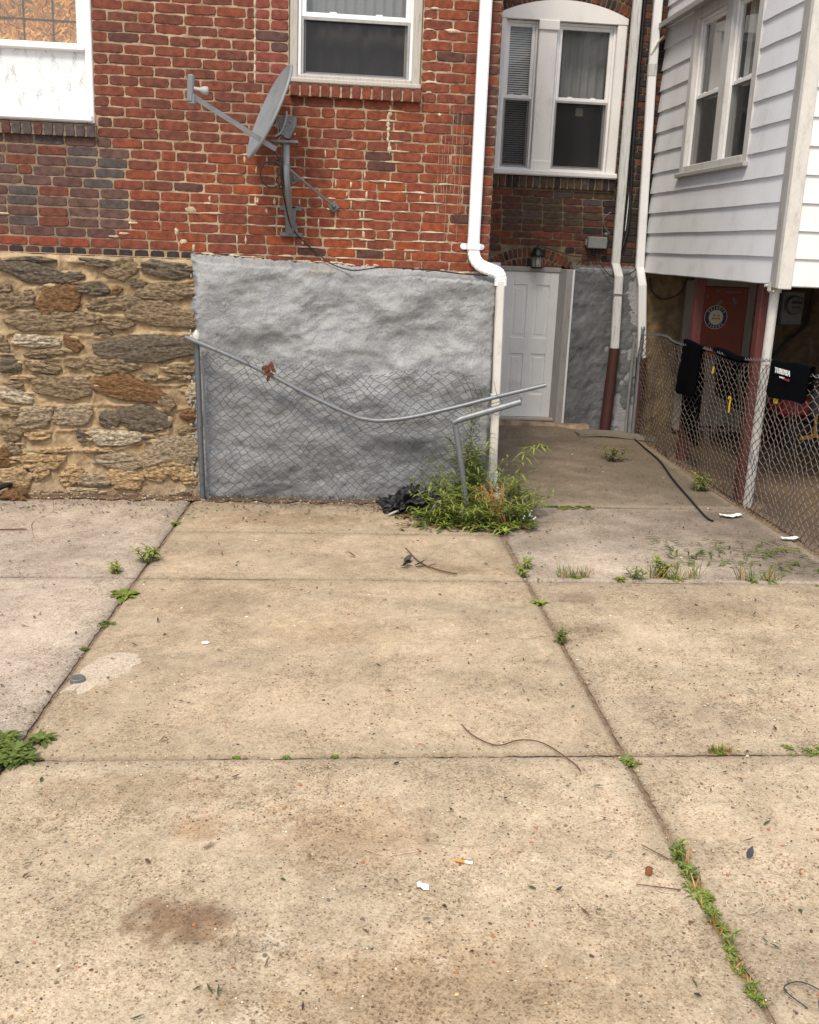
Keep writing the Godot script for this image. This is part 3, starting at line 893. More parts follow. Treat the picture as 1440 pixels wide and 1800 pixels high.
func stone_base(house: Node) -> void:
	var beads := []
	for l in BEADS:
		var pl := PackedVector2Array()
		for k in range(0, l.size(), 2):
			pl.append(Vector2(l[k], l[k + 1]))
		beads.append(pl)
	var bead := func(x: float, y: float) -> float:
		var best := 1.0
		var q := Vector2(x, y + 0.008 * n2.get_noise_2d(x * 8.0, y * 8.0))
		for pl in beads:
			for k in pl.size() - 1:
				if absf(pl[k].y - y) < 0.12 or absf(pl[k + 1].y - y) < 0.12:
					best = minf(best, q.distance_to(Geometry2D.get_closest_point_to_segment(q, pl[k], pl[k + 1])))
		return best
	var zf := func(x: float, y: float) -> float:
		var d: float = bead.call(x, y)
		var e := smoothstep(0.015, 0.009, d) * 0.015
		var low := smoothstep(0.25, 0.0, y) * 0.02
		var top := smoothstep(1.72, 1.78, y) * 0.045
		return 0.058 + e + low - top + 0.011 * n1.get_noise_2d(x * 5.0, y * 5.0) + 0.006 * n2.get_noise_2d(x * 26.0, y * 26.0)
	var cf := func(a: Vector3) -> Color:
		var k := 0.86 + 0.22 * n1.get_noise_2d(a.x * 2.4, a.y * 3.1)
		var g := smoothstep(0.22, 0.0, a.y) * 0.5 + smoothstep(1.70, 1.78, a.y) * 0.35
		return Color(k, k * lerpf(0.98, 1.0, g), k * lerpf(0.94, 1.12, g))
	var b := MB.new()
	wall_face(b, -4.1, -0.82, -0.04, 1.765, 0.0115, [], zf, cf)
	b.poly([Vector3(-4.1, 1.765, 0.03), Vector3(-0.82, 1.765, 0.03), Vector3(-0.82, 1.772, -0.02), Vector3(-4.1, 1.772, -0.02)], Vector3(-1, 0, 0))
	b.box(Vector3(-6.05, 0.86, -0.04), Vector3(3.9, 1.8, 0.2))
	var wall := part(b, "stone_wall", M.mortar_tan, house)
	var r := RandomNumberGenerator.new()
	r.seed = 91
	var all := STONES.duplicate()
	var far := {}
	for j in 12:   # the wall goes on past the left edge of the picture
		var x := -2.32 + r.randf_range(-0.1, 0.05)
		while x > -4.05:
			var w := r.randf_range(0.16, 0.42)
			all.append([x - w / 2.0, 0.1 + j * 0.143 + r.randf_range(-0.01, 0.01), w * 0.88, r.randf_range(0.075, 0.11), r.randf_range(-5, 5), r.randi() % 6])
			x -= w
	for q in all:
		var w: float = q[2] * 1.2
		var h: float = q[3] * 1.3
		b = MB.new()
		var n := 30
		var off := r.randf() * 50.0
		var pw := r.randf_range(2.3, 3.4)
		var rings := []
		var uo := Vector2(r.randf(), r.randf())
		var skew := r.randf_range(-0.35, 0.35)
		var cn := r.randi_range(6, 9)
		var corners := []
		for k in cn:
			var a := TAU * (k + r.randf_range(-0.32, 0.32)) / cn + off
			var rr := pow(pow(absf(cos(a)), pw) + pow(absf(sin(a)), pw), -1.0 / pw) * r.randf_range(0.86, 1.12)
			corners.append(Vector2(cos(a), sin(a)) * rr)
		for ring in [[1.0, -0.04], [1.0, -0.002], [0.96, 0.016], [0.84, 0.022], [0.66, 0.024], [0.46, 0.026], [0.22, 0.026]]:
			var row := []
			for k in n:
				var a := TAU * k / n
				var ca := cos(a); var sa := sin(a)
				var fc := float(k) / n * cn
				var edge: Vector2 = (corners[int(fc) % cn] as Vector2).lerp(corners[(int(fc) + 1) % cn], fc - int(fc))
				ca = edge.x; sa = edge.y
				var rr := 1.0 + 0.10 * n2.get_noise_2d(off + ca * 1.3, off * 2.0 + sa * 1.3) + 0.08 * n2.get_noise_2d(off + ca * 4.0, off + sa * 4.0)
				var px: float = ca * rr * w / 2.0 * ring[0]
				var py: float = sa * rr * h / 2.0 * ring[0] + skew * px * h / w
				var lay_z := 0.015 * n2.get_noise_2d(off + px * 6.0, py * 32.0) + 0.014 * n1.get_noise_2d(off + px * 6.0, py * 20.0)
				lay_z = snappedf(lay_z, 0.008) * 0.6 + lay_z * 0.4
				row.append(b.p(Vector3(px, py, ring[1] + (lay_z if ring[1] > 0.0 else 0.0)), Vector2(px * 2.1, py * 5.5) + uo))
			rings.append(row)
		for j in rings.size() - 1:
			for k in n:
				var k2 := (k + 1) % n
				b.quad(rings[j][k], rings[j][k2], rings[j + 1][k2], rings[j + 1][k])
		var m := b.p(Vector3(0, 0, 0.025), uo)
		for k in n:
			b.tri(rings[6][k], rings[6][(k + 1) % n], m)
		var low := smoothstep(0.25, 0.0, q[1]) * 0.02
		var tf := Transform3D(Basis(Vector3(0, 0, 1), deg_to_rad(q[4])), Vector3(q[0], q[1], 0.068 + low))
		if q[0] > -2.29:
			put(b.done(), "stone", M["stone_%d" % int(q[5])], wall, tf)
		else:
			if not far.has(int(q[5])):
				far[int(q[5])] = MB.new()
			(far[int(q[5])] as MB).add(b, tf)
	# pointing smeared over the stones' edges, most of it low down
	b = MB.new()
	for k in 150:
		var q: Array = all[r.randi() % STONES.size()]
		if r.randf() > 0.45 + 0.5 * smoothstep(0.9, 0.1, q[1]):
			continue
		var a := r.randf() * TAU
		smear(b, q[0] + cos(a) * q[2] * 0.5, q[1] + sin(a) * q[3] * 0.52, r.randf_range(0.05, 0.15), r.randf_range(0.02, 0.05), r, 0.083 + smoothstep(0.25, 0.0, q[1]) * 0.02)
	part(b, "smeared_pointing", M.mortar_tan, wall, true)
	for k in far:
		part(far[k], "stones", M["stone_%d" % k], wall, true)

func stucco_z(x: float, y: float) -> float:
	return 0.105 + 0.062 * n2.get_noise_2d(x * 0.9 + 3.0, y * 1.25) + 0.02 * n2.get_noise_2d(x * 2.2 + 40.0, y * 3.1) + 0.008 * n1.get_noise_2d(x * 5.0, y * 6.0) + 0.005 * n2.get_noise_2d(x * 9.0, y * 12.0) - 0.014 * absf(n2.get_noise_2d(x * 2.6 + 7.0, y * 3.4 + x))

func stucco_base(house: Node) -> void:
	var b := MB.new()
	var f := func(u: float, v: float) -> Vector3:
		var top := 1.80 - 0.075 * u + 0.012 * n2.get_noise_1d(u * 55.0)
		var y := lerpf(-0.05, top, v)
		var xl := -0.868 + 0.022 * n2.get_noise_1d(y * 20.0) + (0.02 if y < 0.5 else 0.0) * sin(y * 9.0)
		var x := lerpf(xl, 1.388 + 0.006 * n2.get_noise_1d(y * 14.0 + 9.0), u)
		var z := stucco_z(x, y)
		var e := smoothstep(0.0, 0.055, top - y)
		z = lerpf(0.012, z, e)
		z = lerpf(0.06, z, smoothstep(0.0, 0.02, u))
		z = lerpf(0.05, z, smoothstep(0.0, 0.012, 1.0 - u))
		return Vector3(x, y, z)
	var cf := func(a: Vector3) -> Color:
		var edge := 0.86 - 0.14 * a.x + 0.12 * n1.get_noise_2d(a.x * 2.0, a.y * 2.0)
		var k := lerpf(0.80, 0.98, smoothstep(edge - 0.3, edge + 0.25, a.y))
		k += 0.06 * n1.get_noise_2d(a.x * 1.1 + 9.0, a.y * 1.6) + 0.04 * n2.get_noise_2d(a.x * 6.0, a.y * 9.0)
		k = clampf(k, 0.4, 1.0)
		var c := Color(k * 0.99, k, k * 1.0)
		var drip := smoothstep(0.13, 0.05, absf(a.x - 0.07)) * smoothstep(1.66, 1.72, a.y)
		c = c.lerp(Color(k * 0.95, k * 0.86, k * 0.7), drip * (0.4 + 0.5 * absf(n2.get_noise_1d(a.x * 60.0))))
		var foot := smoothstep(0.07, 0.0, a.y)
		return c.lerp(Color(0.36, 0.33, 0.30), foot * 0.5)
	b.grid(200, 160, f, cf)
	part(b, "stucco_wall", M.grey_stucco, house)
	var r := RandomNumberGenerator.new()
	r.seed = 17
	b = MB.new()   # ragged pale mortar along its left and top edges
	for k in 70:
		var y := r.randf_range(0.0, 1.72) if r.randf() < 0.6 else r.randf_range(0.0, 0.5)
		smear(b, -0.872 + 0.022 * n2.get_noise_1d(y * 20.0) + r.randf_range(-0.014, 0.006), y, r.randf_range(0.012, 0.03), r.randf_range(0.015, 0.05), r, 0.082)
	for k in 50:
		var x := r.randf_range(-0.85, 1.3)
		smear(b, x, 1.80 - 0.033 * (x + 0.87) + r.randf_range(-0.004, 0.014), r.randf_range(0.03, 0.10), r.randf_range(0.008, 0.02), r, 0.012)
	part(b, "mortar_fringe", M.mortar_pale, house, true)
	b = MB.new()
	b.box(Vector3(0.26, 0.83, -0.1), Vector3(2.24, 1.74, 0.24))
	b.box(Vector3(1.33, 0.84, -1.6), Vector3(0.11, 1.76, 3.0))
	part(b, "stucco_core", M.grey_stucco, house)

func windows_front(house: Node) -> void:
	var t := Transform3D()
	# boarded window at the left: casing, sash with muntins over strand board, painted panel below
	var b := MB.new()
	frame4(b, -2.55, -1.532, 2.66, 4.1, 0.012, 0.05, 0.12, 0.006)
	var win := part(b, "boarded_window", M.white_paint, house)
	win.set_meta("label", "window boarded with strand board above a weathered white panel")
	b = MB.new()
	frame4(b, -2.5, -1.582, 3.125, 4.08, -0.005, 0.052, 0.05)
	b.box(Vector3(-2.04, 3.14, -0.002), Vector3(0.92, 0.022, 0.05), 0.005)
	part(b, "sash", M.white_vinyl, win)
	b = MB.new()
	b.box(Vector3(-2.04, 3.6, -0.055), Vector3(0.9, 0.9, 0.012))
	part(b, "board", M.strand_board, win)
	b = MB.new()
	for k in 5:
		b.box(Vector3(-1.797 - 0.196 * (k - 0), 3.6, -0.045), Vector3(0.008, 0.86, 0.006))
	for k in 4:
		b.box(Vector3(-2.04, 3.322 + 0.21 * k, -0.0455), Vector3(0.86, 0.008, 0.006))
	part(b, "muntin", M.screen_dark, win)
	pane(t, -2.45, -1.634, 3.178, 4.03, -0.035, win)
	b = MB.new()
	b.box(Vector3(-2.05, 2.905, -0.03), Vector3(0.925, 0.45, 0.02), 0.003)
	part(b, "panel", M.old_white, win)
	b = MB.new()
	b.box(Vector3(-2.04, 2.692, 0.006), Vector3(1.0, 0.05, 0.07), 0.01)
	part(b, "stool", M.white_paint, win)
	# double-hung window in the middle
	b = MB.new()
	frame4(b, -0.185, 0.752, 3.003, 3.98, -0.015, 0.062, 0.09, 0.008)
	b.box(Vector3(0.283, 3.017, 0.004), Vector3(0.937, 0.034, 0.075), 0.01)
	part(b, "window_casing", M.old_wood, house)
	win = double_hung(t, -0.122, 0.69, 3.036, 3.455, 3.92, -0.03, 0.022, house, "white_vinyl")
	b = MB.new()
	b.grid(60, 2, func(u: float, v: float) -> Vector3: return Vector3(lerpf(-0.1, 0.67, u), lerpf(3.46, 3.9, v), -0.16 + 0.012 * sin(u * 70.0)))
	part(b, "curtain", M.curtain_reflection_grey, win)
	b = MB.new()
	b.grid(60, 3, func(u: float, v: float) -> Vector3: return Vector3(lerpf(-0.1, 0.67, u), lerpf(3.04, 3.45, v), -0.2 + 0.03 * n1.get_noise_2d(u * 5.0, v * 1.0) + 0.01 * sin(u * 40.0)))
	part(b, "curtain", M.reflection_cloth, win)  # added cloth, its tone and folds imitate mottled reflections in the pane
	b = MB.new()
	niche(b, -0.15, 0.72, 3.0, 3.95, -0.09, -0.9)
	part(b, "room", M.interior, house)

func back_wall(house: Node) -> void:
	var t := Transform3D(Basis(), Vector3(0, 0, -3.0))
	var z := -3.0
	var door_hole := [1.72, 2.69, -0.1, 1.775]
	# the window opening has a segmental head: sag 0.14 over a span of 1.27
	var holes := [WIN_B, door_hole]
	var zf := func(x: float, y: float) -> float: return z - 0.006 + 0.003 * n2.get_noise_2d(x * 30.0, y * 30.0)
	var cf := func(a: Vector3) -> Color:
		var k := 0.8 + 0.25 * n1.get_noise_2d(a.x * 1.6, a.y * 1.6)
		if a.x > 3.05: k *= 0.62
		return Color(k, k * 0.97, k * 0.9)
	var b := MB.new()
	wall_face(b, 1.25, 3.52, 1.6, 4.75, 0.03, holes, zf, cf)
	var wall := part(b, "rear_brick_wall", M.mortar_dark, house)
	b = MB.new()
	b.box(Vector3(2.4, 5.7, z - 0.3), Vector3(2.3, 1.9, 0.6))
	part(b, "plain_wall", M.brick_plain, house)
	var skip := holes + [[1.80, 3.1, 2.545, 2.69], [1.70, 2.80, 1.72, 1.90], [1.95, 2.62, 1.88, 1.975], [1.815, 3.085, 4.18, 4.24], [1.98, 2.92, 4.2, 4.5], [2.85, 3.1, 4.2, 4.4]]
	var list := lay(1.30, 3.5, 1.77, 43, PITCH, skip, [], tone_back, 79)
	var rest := {}
	for q in list:
		if not rest.has(q[1]):
			rest[q[1]] = MB.new()
		(rest[q[1]] as MB).add(brick_mesh(q[2], q[3]), t * (q[0] as Transform3D))
	# arches of bricks on end: two rings over the door, two over the window
	for q in [[2.27, 1.185, 0.62, 24, 55.0, 0], [2.27, 1.185, 0.725, 28, 55.0, 1], [2.45, 2.76, 1.61, 30, 27.0, 2], [2.45, 2.76, 1.715, 32, 27.0, 3]]:
		var r := RandomNumberGenerator.new()
		r.seed = 400 + q[5]
		for k in q[3]:
			var a := deg_to_rad(lerpf(-q[4], q[4], (k + 0.5) / q[3]))
			var at := Vector3(q[0] + sin(a) * q[2], q[1] + cos(a) * q[2], z + 0.002)
			if at.y < 1.68 or at.x > 3.48:
				continue
			var tn: String = ["brick_dark", "brick_red", "brick_brown", "brick_dark", "brick_black", "brick_rust"][r.randi() % 6]
			if not rest.has(tn):
				rest[tn] = MB.new()
			var w: float = q[2] * 2.0 * deg_to_rad(q[4]) / q[3]
			(rest[tn] as MB).add(brick_mesh("r", r.randi() % 5), Transform3D(Basis(Vector3(0, 0, 1), -a) * Basis.from_scale(Vector3((w - 0.011) / 0.059, 1.0, 1.0)), at))
	for tn in rest:
		part(rest[tn], "bricks", M[tn], wall, true)
	sill(house, 1.80, 3.09, 2.545, 2.66, z + 0.03, ["brick_olive", "brick_soot", "brick_dark", "brick_olive", "brick_black"], 6)
	# timber frame of the double window: arched head board, casings, mullion, stool
	b = MB.new()
	var pts := []
	var n := 16
	for k in n + 1:
		var x := lerpf(1.815, 3.085, float(k) / n)
		pts.append(Vector2(x, 2.76 + sqrt(1.555 * 1.555 - (x - 2.45) * (x - 2.45))))
	for k in n:
		var a: Vector2 = pts[k]; var c: Vector2 = pts[k + 1]
		var m := Vector3((a.x + c.x) / 2.0, 4.15, z - 0.05)
		b.poly([Vector3(a.x, 4.125, z + 0.006), Vector3(c.x, 4.125, z + 0.006), Vector3(c.x, c.y, z + 0.006), Vector3(a.x, a.y, z + 0.006)], m)
		b.poly([Vector3(a.x, 4.125, z + 0.006), Vector3(c.x, 4.125, z + 0.006), Vector3(c.x, 4.125, z - 0.1), Vector3(a.x, 4.125, z - 0.1)], m)
	var head := part(b, "window_head", M.trim_white, house)
	head.set_meta("label", "white arched board over the double window")
	b = MB.new()
	b.box(Vector3(2.29, 3.42, z - 0.035), Vector3(0.185, 1.41, 0.07), 0.006)
	b.box(Vector3(2.293, 4.08, z - 0.02), Vector3(0.205, 0.09, 0.08), 0.006)
	b.box(Vector3(2.293, 2.76, z - 0.022), Vector3(0.205, 0.10, 0.08), 0.006)
	part(b, "mullion", M.trim_white, house)
	b = MB.new()
	b.box(Vector3(3.035, 3.42, z - 0.05), Vector3(0.10, 1.41, 0.10), 0.008)
	part(b, "window_casing", M.trim_white, house)
	b = MB.new()
	b.box(Vector3(1.84, 3.42, z - 0.05), Vector3(0.05, 1.41, 0.10), 0.008)
	part(b, "window_casing", M.trim_white, house)
	b = MB.new()
	b.box(Vector3(2.45, 2.69, z + 0.0), Vector3(1.285, 0.055, 0.13), 0.012)
	part(b, "window_stool", M.trim_white, house)
	var win := double_hung(Transform3D(), 1.865, 2.195, 2.72, 3.41, 4.12, z - 0.05, 0.022, house, "white_vinyl")
	b = MB.new()   # venetian blind
	for k in 62:
		b.box(Vector3(2.03, 2.765 + k * 0.0212, z - 0.16), Vector3(0.27, 0.017, 0.003), 0.0, Basis(Vector3(1, 0, 0), -0.75))
	part(b, "blind_slats", M.blind, win, true)
	win = double_hung(Transform3D(), 2.39, 2.985, 2.72, 3.41, 4.12, z - 0.05, 0.024, house, "white_vinyl")
	b = MB.new()
	b.box(Vector3(2.69, 3.31, z - 0.13), Vector3(0.075, 0.075, 0.002))
	part(b, "paper_note", M.sticker_cream, win)
	b = MB.new()
	b.grid(40, 2, func(u: float, v: float) -> Vector3: return Vector3(lerpf(2.42, 2.96, u), lerpf(3.45, 4.1, v), z - 0.3 + 0.015 * sin(u * 40.0)))
	part(b, "curtain", M.curtain_reflection_grey, win)  # added grey sheet, stands in for the sky reflected in this pane
	b = MB.new()
	niche(b, 1.83, 2.25, 2.69, 4.2, z - 0.1, z - 0.7)
	niche(b, 2.34, 3.06, 2.69, 4.2, z - 0.1, z - 0.7)
	part(b, "room", M.interior, house)
	# panelled door in its reveal
	b = MB.new()
	b.box(Vector3(2.268, 0.948, z - 0.02), Vector3(0.635, 1.525, 0.03))
	var door := part(b, "door", M.door_white, house)
	for q in [[2.0, 2.10, 0.187, 1.71], [2.245, 2.33, 0.187, 1.71], [2.485, 2.585, 0.187, 1.71], [2.10, 2.485, 0.187, 0.43], [2.10, 2.485, 0.86, 1.03], [2.10, 2.485, 1.575, 1.71]]:
		b = MB.new()
		var horiz: bool = q[1] - q[0] > 0.2
		var e := 0.0 if horiz else 0.001
		b.box(Vector3((q[0] + q[1]) / 2.0 - (0.045 if not horiz and q[0] < 2.05 else 0.0), (q[2] + q[3]) / 2.0, z - 0.002 + e), Vector3(q[1] - q[0] + (0.09 if not horiz and q[0] < 2.05 else 0.0), q[3] - q[2], 0.02), 0.006)
		part(b, "door_rail" if horiz else "door_stile", M.door_white, door)
	for q in [[2.115, 2.23], [2.345, 2.47]]:
		for y in [[0.455, 0.835], [1.055, 1.55]]:
			b = MB.new()
			b.box(Vector3((q[0] + q[1]) / 2.0, (y[0] + y[1]) / 2.0, z - 0.006), Vector3(q[1] - q[0] - 0.02, y[1] - y[0] - 0.02, 0.018), 0.012)
			part(b, "door_panel", M.door_white, door)
	b = MB.new()
	b.box(Vector3(2.638, 0.93, z + 0.06), Vector3(0.085, 1.64, 0.15), 0.006, Basis(Vector3(0, 1, 0), 0.35))
	b.box(Vector3(2.2, 1.737, z - 0.0), Vector3(0.78, 0.05, 0.05), 0.006)
	part(b, "door_jamb", M.trim_grey, house)  # the grey carries the shade that falls on jamb and header
	b = MB.new()
	b.box(Vector3(2.698, 0.91, z + 0.135), Vector3(0.022, 1.68, 0.02), 0.004)
	b.box(Vector3(1.8, 0.95, z - 0.01), Vector3(0.3, 1.68, 0.06), 0.006)
	part(b, "door_frame", M.white_paint, house)
	b = MB.new()
	b.box(Vector3(2.2, 0.172, z + 0.03), Vector3(0.86, 0.03, 0.11), 0.006)
	part(b, "threshold", M.old_wood, house)
	# grey render right of the door
	b = MB.new()
	var f := func(u: float, v: float) -> Vector3:
		var y := lerpf(-0.05, 1.80 + 0.02 * n2.get_noise_1d(u * 9.0), v)
		var x := lerpf(2.70, 3.50, u)
		var zz := z + 0.12 + 0.02 * n1.get_noise_2d(x * 3.0, y * 2.4) + 0.006 * n2.get_noise_2d(x * 11.0, y * 13.0) - 0.05 * u
		return Vector3(x, y, lerpf(z + 0.0, zz, smoothstep(0.0, 0.03, 1.0 - v)))
	var cf2 := func(a: Vector3) -> Color:
		var k := 0.46 + 0.16 * n1.get_noise_2d(a.x * 2.0, a.y * 1.5)
		var c := Color(k * 0.97, k, k * 1.01)
		return c.lerp(Color(0.75, 0.74, 0.72), smoothstep(0.16, 0.06, a.y + 0.04 * n2.get_noise_1d(a.x * 20.0)) * 0.8)
	b.grid(60, 100, f, cf2)
	part(b, "rear_stucco_wall", M.grey_stucco, house)
	b = MB.new()
	b.box(Vector3(3.09, 0.85, z - 0.02), Vector3(0.78, 1.85, 0.2))
	b.box(Vector3(1.5, 0.85, z - 0.05), Vector3(0.4, 1.85, 0.12))
	part(b, "stucco_core", M.grey_stucco, house)

# ---------------------------------------------------------------- the neighbour's bay on posts
const SX := 3.477

func siding_house() -> void:
	var house := thing("siding_house", "white clapboard bay on posts over a dark undercroft, at the right", "house", Vector3(5.2, 0, -1.4))
	var b := MB.new()
	b.box(Vector3(5.3, 1.86, -1.36), Vector3(3.56, 0.16, 3.12))
	b.box(Vector3(5.3, 6.3, -1.36), Vector3(3.7, 0.2, 3.3))
	b.box(Vector3(7.0, 4.0, -1.36), Vector3(0.14, 4.4, 3.1))
	b.box(Vector3(5.3, 3.9, -6.0), Vector3(3.6, 7.8, 5.7))
	part(b, "body", M.mortar_dark, house)
	b = MB.new()
	b.box(Vector3(5.27, 1.768, -1.38), Vector3(3.5, 0.02, 3.06))
	part(b, "soffit", M.trim_grey, house)
	# left face: lapped boards, cut by the window
	var wz := [-2.15, -0.57]
	var side := func(z0: float, z1: float, y0: float, y1: float, sd: int) -> MB:
		var q := MB.new()
		var n := 10
		var w0 := 0.004 * n2.get_noise_1d(sd * 13.0)
		var w := func(z: float) -> float: return 0.004 * n2.get_noise_2d(z * 3.0, sd * 9.0) + w0
		for k in n:
			var a := lerpf(z0, z1, float(k) / n)
			var c := lerpf(z0, z1, float(k + 1) / n)
			var m := Vector3(SX + 0.1, (y0 + y1) / 2.0, (a + c) / 2.0)
			var oa: float = w.call(a); var oc: float = w.call(c)
			q.poly([Vector3(SX - 0.020, y0 + oa, a), Vector3(SX - 0.020, y0 + oc, c), Vector3(SX - 0.002, y1, c), Vector3(SX - 0.002, y1, a)], m)
			q.poly([Vector3(SX - 0.020, y0 + oa, a), Vector3(SX - 0.020, y0 + oc, c), Vector3(SX + 0.004, y0 + oc, c), Vector3(SX + 0.004, y0 + oa, a)], m)
		return q
	for k in 21:
		var y0 := 1.752 + k * 0.1965
		var y1 := y0 + 0.212
		if k == 4:
			part(side.call(wz[0] - 0.0, wz[1] + 0.0, y0, 2.66, k), "siding_board", M.siding, house)
		if y0 > 2.5 and y0 < 4.0:
			part(side.call(-2.96, wz[0] + 0.012, y0, y1, k), "siding_board", M.siding, house)
			part(side.call(wz[1] - 0.012, 0.17, y0, y1, k + 30), "siding_board", M.siding, house)
		else:
			part(side.call(-2.96, 0.17, y0, y1, k), "siding_board", M.siding, house)
	# front face
	for k in 21:
		var y0 := 1.742 + k * 0.1985
		var q := MB.new()
		q.poly([Vector3(3.53, y0, 0.272), Vector3(7.0, y0, 0.272), Vector3(7.0, y0 + 0.214, 0.254), Vector3(3.53, y0 + 0.214, 0.254)], Vector3(5, y0, 0))
		q.poly([Vector3(3.53, y0, 0.272), Vector3(7.0, y0, 0.272), Vector3(7.0, y0, 0.246), Vector3(3.53, y0, 0.246)], Vector3(5, y0 + 1, 0.26))
		part(q, "siding_board", M.siding_front, house)
	b = MB.new()
	b.box(Vector3(SX - 0.014, 4.0, 0.217), Vector3(0.034, 4.56, 0.115), 0.006)
	part(b, "corner_board", M.trim_grey, house)
	b = MB.new()
	b.box(Vector3(3.515, 4.0, 0.268), Vector3(0.104, 4.57, 0.032), 0.006)
	part(b, "corner_board", M.trim_cream, house)
	b = MB.new()
	b.box(Vector3(5.3, 1.9, -2.985), Vector3(3.6, 0.3, 0.03))
	b.box(Vector3(SX + 0.02, 1.752, -1.4), Vector3(0.04, 0.018, 3.12), 0.003)
	b.box(Vector3(5.26, 1.742, 0.25), Vector3(3.5, 0.018, 0.04), 0.003)
	part(b, "edge_trim", M.trim_grey, house)
	# pair of windows in the side, seen at a slant: a frame turned to face -x
	var t := Transform3D(Basis(Vector3(0, 0, 1), Vector3(0, 1, 0), Vector3(-1, 0, 0)), Vector3(SX, 0, 0))
	b = MB.new(); b.t = t
	frame4(b, -2.15, -0.57, 2.645, 4.12, 0.022, 0.10, 0.10, 0.006)
	b.box(Vector3(-1.29, 3.38, -0.012), Vector3(0.15, 1.3, 0.06), 0.006)
	part(b, "window_casing", M.dull_white, house)
	b = MB.new(); b.t = t
	b.box(Vector3(-1.36, 2.662, 0.018), Vector3(1.62, 0.038, 0.075), 0.006)
	part(b, "window_stool", M.trim_grey, house)
	var win := double_hung(t, -2.05, -1.365, 2.69, 3.342, 4.02, -0.012, 0.03, house, "white_vinyl", false)
	b = MB.new(); b.t = t
	b.grid(50, 2, func(u: float, v: float) -> Vector3: return Vector3(lerpf(-2.0, -1.6, u), lerpf(3.34, 4.0, v), -0.14 + 0.018 * sin(u * 34.0)))
	part(b, "curtain", M.curtain, win)
	win = double_hung(t, -1.215, -0.665, 2.69, 3.348, 4.02, -0.012, 0.03, house, "white_vinyl", false)
	b = MB.new(); b.t = t
	b.grid(50, 2, func(u: float, v: float) -> Vector3: return Vector3(lerpf(-1.2, -1.08, u), lerpf(3.34, 4.0, v), -0.14 + 0.018 * sin(u * 14.0)))
	b.box(Vector3(-0.95, 3.85, -0.16), Vector3(0.5, 0.3, 0.01))
	part(b, "curtain", M.curtain, win)
	b = MB.new(); b.t = t
	niche(b, -2.1, -0.6, 2.66, 4.08, -0.09, -0.8)
	part(b, "room", M.interior, house)
	# the torn, lifted board at the back of the wall and the hood over the window
	b = MB.new()
	b.sweep([Vector3(SX - 0.03, 4.03, -2.9), Vector3(SX - 0.09, 3.97, -2.95), Vector3(SX - 0.15, 3.86, -2.97)], [Vector2(-0.08, -0.005), Vector2(0.08, -0.005), Vector2(0.08, 0.005), Vector2(-0.08, 0.005)], [Vector3(0, 0.3, 1)])
	part(b, "loose_board", M.sticker_cream, house).set_meta("label", "torn board end hanging loose beside the downspout")
	b = MB.new()
	b.poly([Vector3(SX - 0.02, 4.16, -0.5), Vector3(SX - 0.02, 4.16, -2.94), Vector3(SX - 0.11, 4.105, -2.94), Vector3(SX - 0.11, 4.105, -0.5)], Vector3(SX, 0, -1))
	b.box(Vector3(SX - 0.105, 4.115, -1.72), Vector3(0.016, 0.05, 2.44), 0.003)
	part(b, "window_hood", M.trim_grey, house)
	# wall under the bay
	b = MB.new()
	var f := func(u: float, v: float) -> Vector3:
		var x := lerpf(3.47, 7.0, u)
		var y := lerpf(-0.05, 1.86, v)
		return Vector3(x, y, -2.99 + 0.03 * n1.get_noise_2d(x * 2.4, y * 3.4) + 0.008 * n2.get_noise_2d(x * 10.0, y * 12.0))
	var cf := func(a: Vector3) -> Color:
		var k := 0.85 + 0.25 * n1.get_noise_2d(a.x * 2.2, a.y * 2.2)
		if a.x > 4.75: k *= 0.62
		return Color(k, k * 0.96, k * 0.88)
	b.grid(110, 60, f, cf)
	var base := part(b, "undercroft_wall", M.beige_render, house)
	b = MB.new()
	b.box(Vector3(7.0, 0.9, -1.4), Vector3(0.1, 1.9, 3.2))
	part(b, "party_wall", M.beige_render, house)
	# the red door and its pale lower panel
	b = MB.new()
	b.box(Vector3(4.33, 1.265, -2.935), Vector3(0.56, 0.73, 0.04), 0.004)
	b.box(Vector3(4.34, 0.52, -2.945), Vector3(0.57, 0.78, 0.03), 0.004)
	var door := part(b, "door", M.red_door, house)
	door.set_meta("label", "red door with a pale slatted lower half and a round blue sticker")
	for k in 3:
		b = MB.new()
		b.box(Vector3(4.34, 0.265 + 0.245 * k, -2.924), Vector3(0.55, 0.235, 0.016), 0.004)
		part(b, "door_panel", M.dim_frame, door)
	b = MB.new()
	b.box(Vector3(3.985, 0.9, -2.94), Vector3(0.11, 1.58, 0.06), 0.006)
	b.box(Vector3(4.655, 0.9, -2.94), Vector3(0.085, 1.58, 0.06), 0.006)
	b.box(Vector3(4.32, 1.675, -2.938), Vector3(0.58, 0.075, 0.06), 0.006)
	b.box(Vector3(4.32, 0.105, -2.93), Vector3(0.75, 0.03, 0.1), 0.006)
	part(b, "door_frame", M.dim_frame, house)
	# round sticker: rings and letters round a pale middle
	var c := Vector3(4.285, 1.315, -2.912)
	var disc := func(r: float, dz: float) -> MB:
		var q := MB.new()
		q.lathe([[0.0005, 0.0], [r, 0.0], [r, -0.002]], Transform3D(Basis(Vector3(1, 0, 0), PI / 2), c + Vector3(0, 0, dz)), 32)
		return q
	var st := part(disc.call(0.125, 0.0), "sticker", M.sticker_cream, door)
	part(disc.call(0.119, 0.002), "sticker_ring", M.navy, st)
	part(disc.call(0.079, 0.004), "sticker_middle", M.sticker_cream, st)
	b = MB.new()
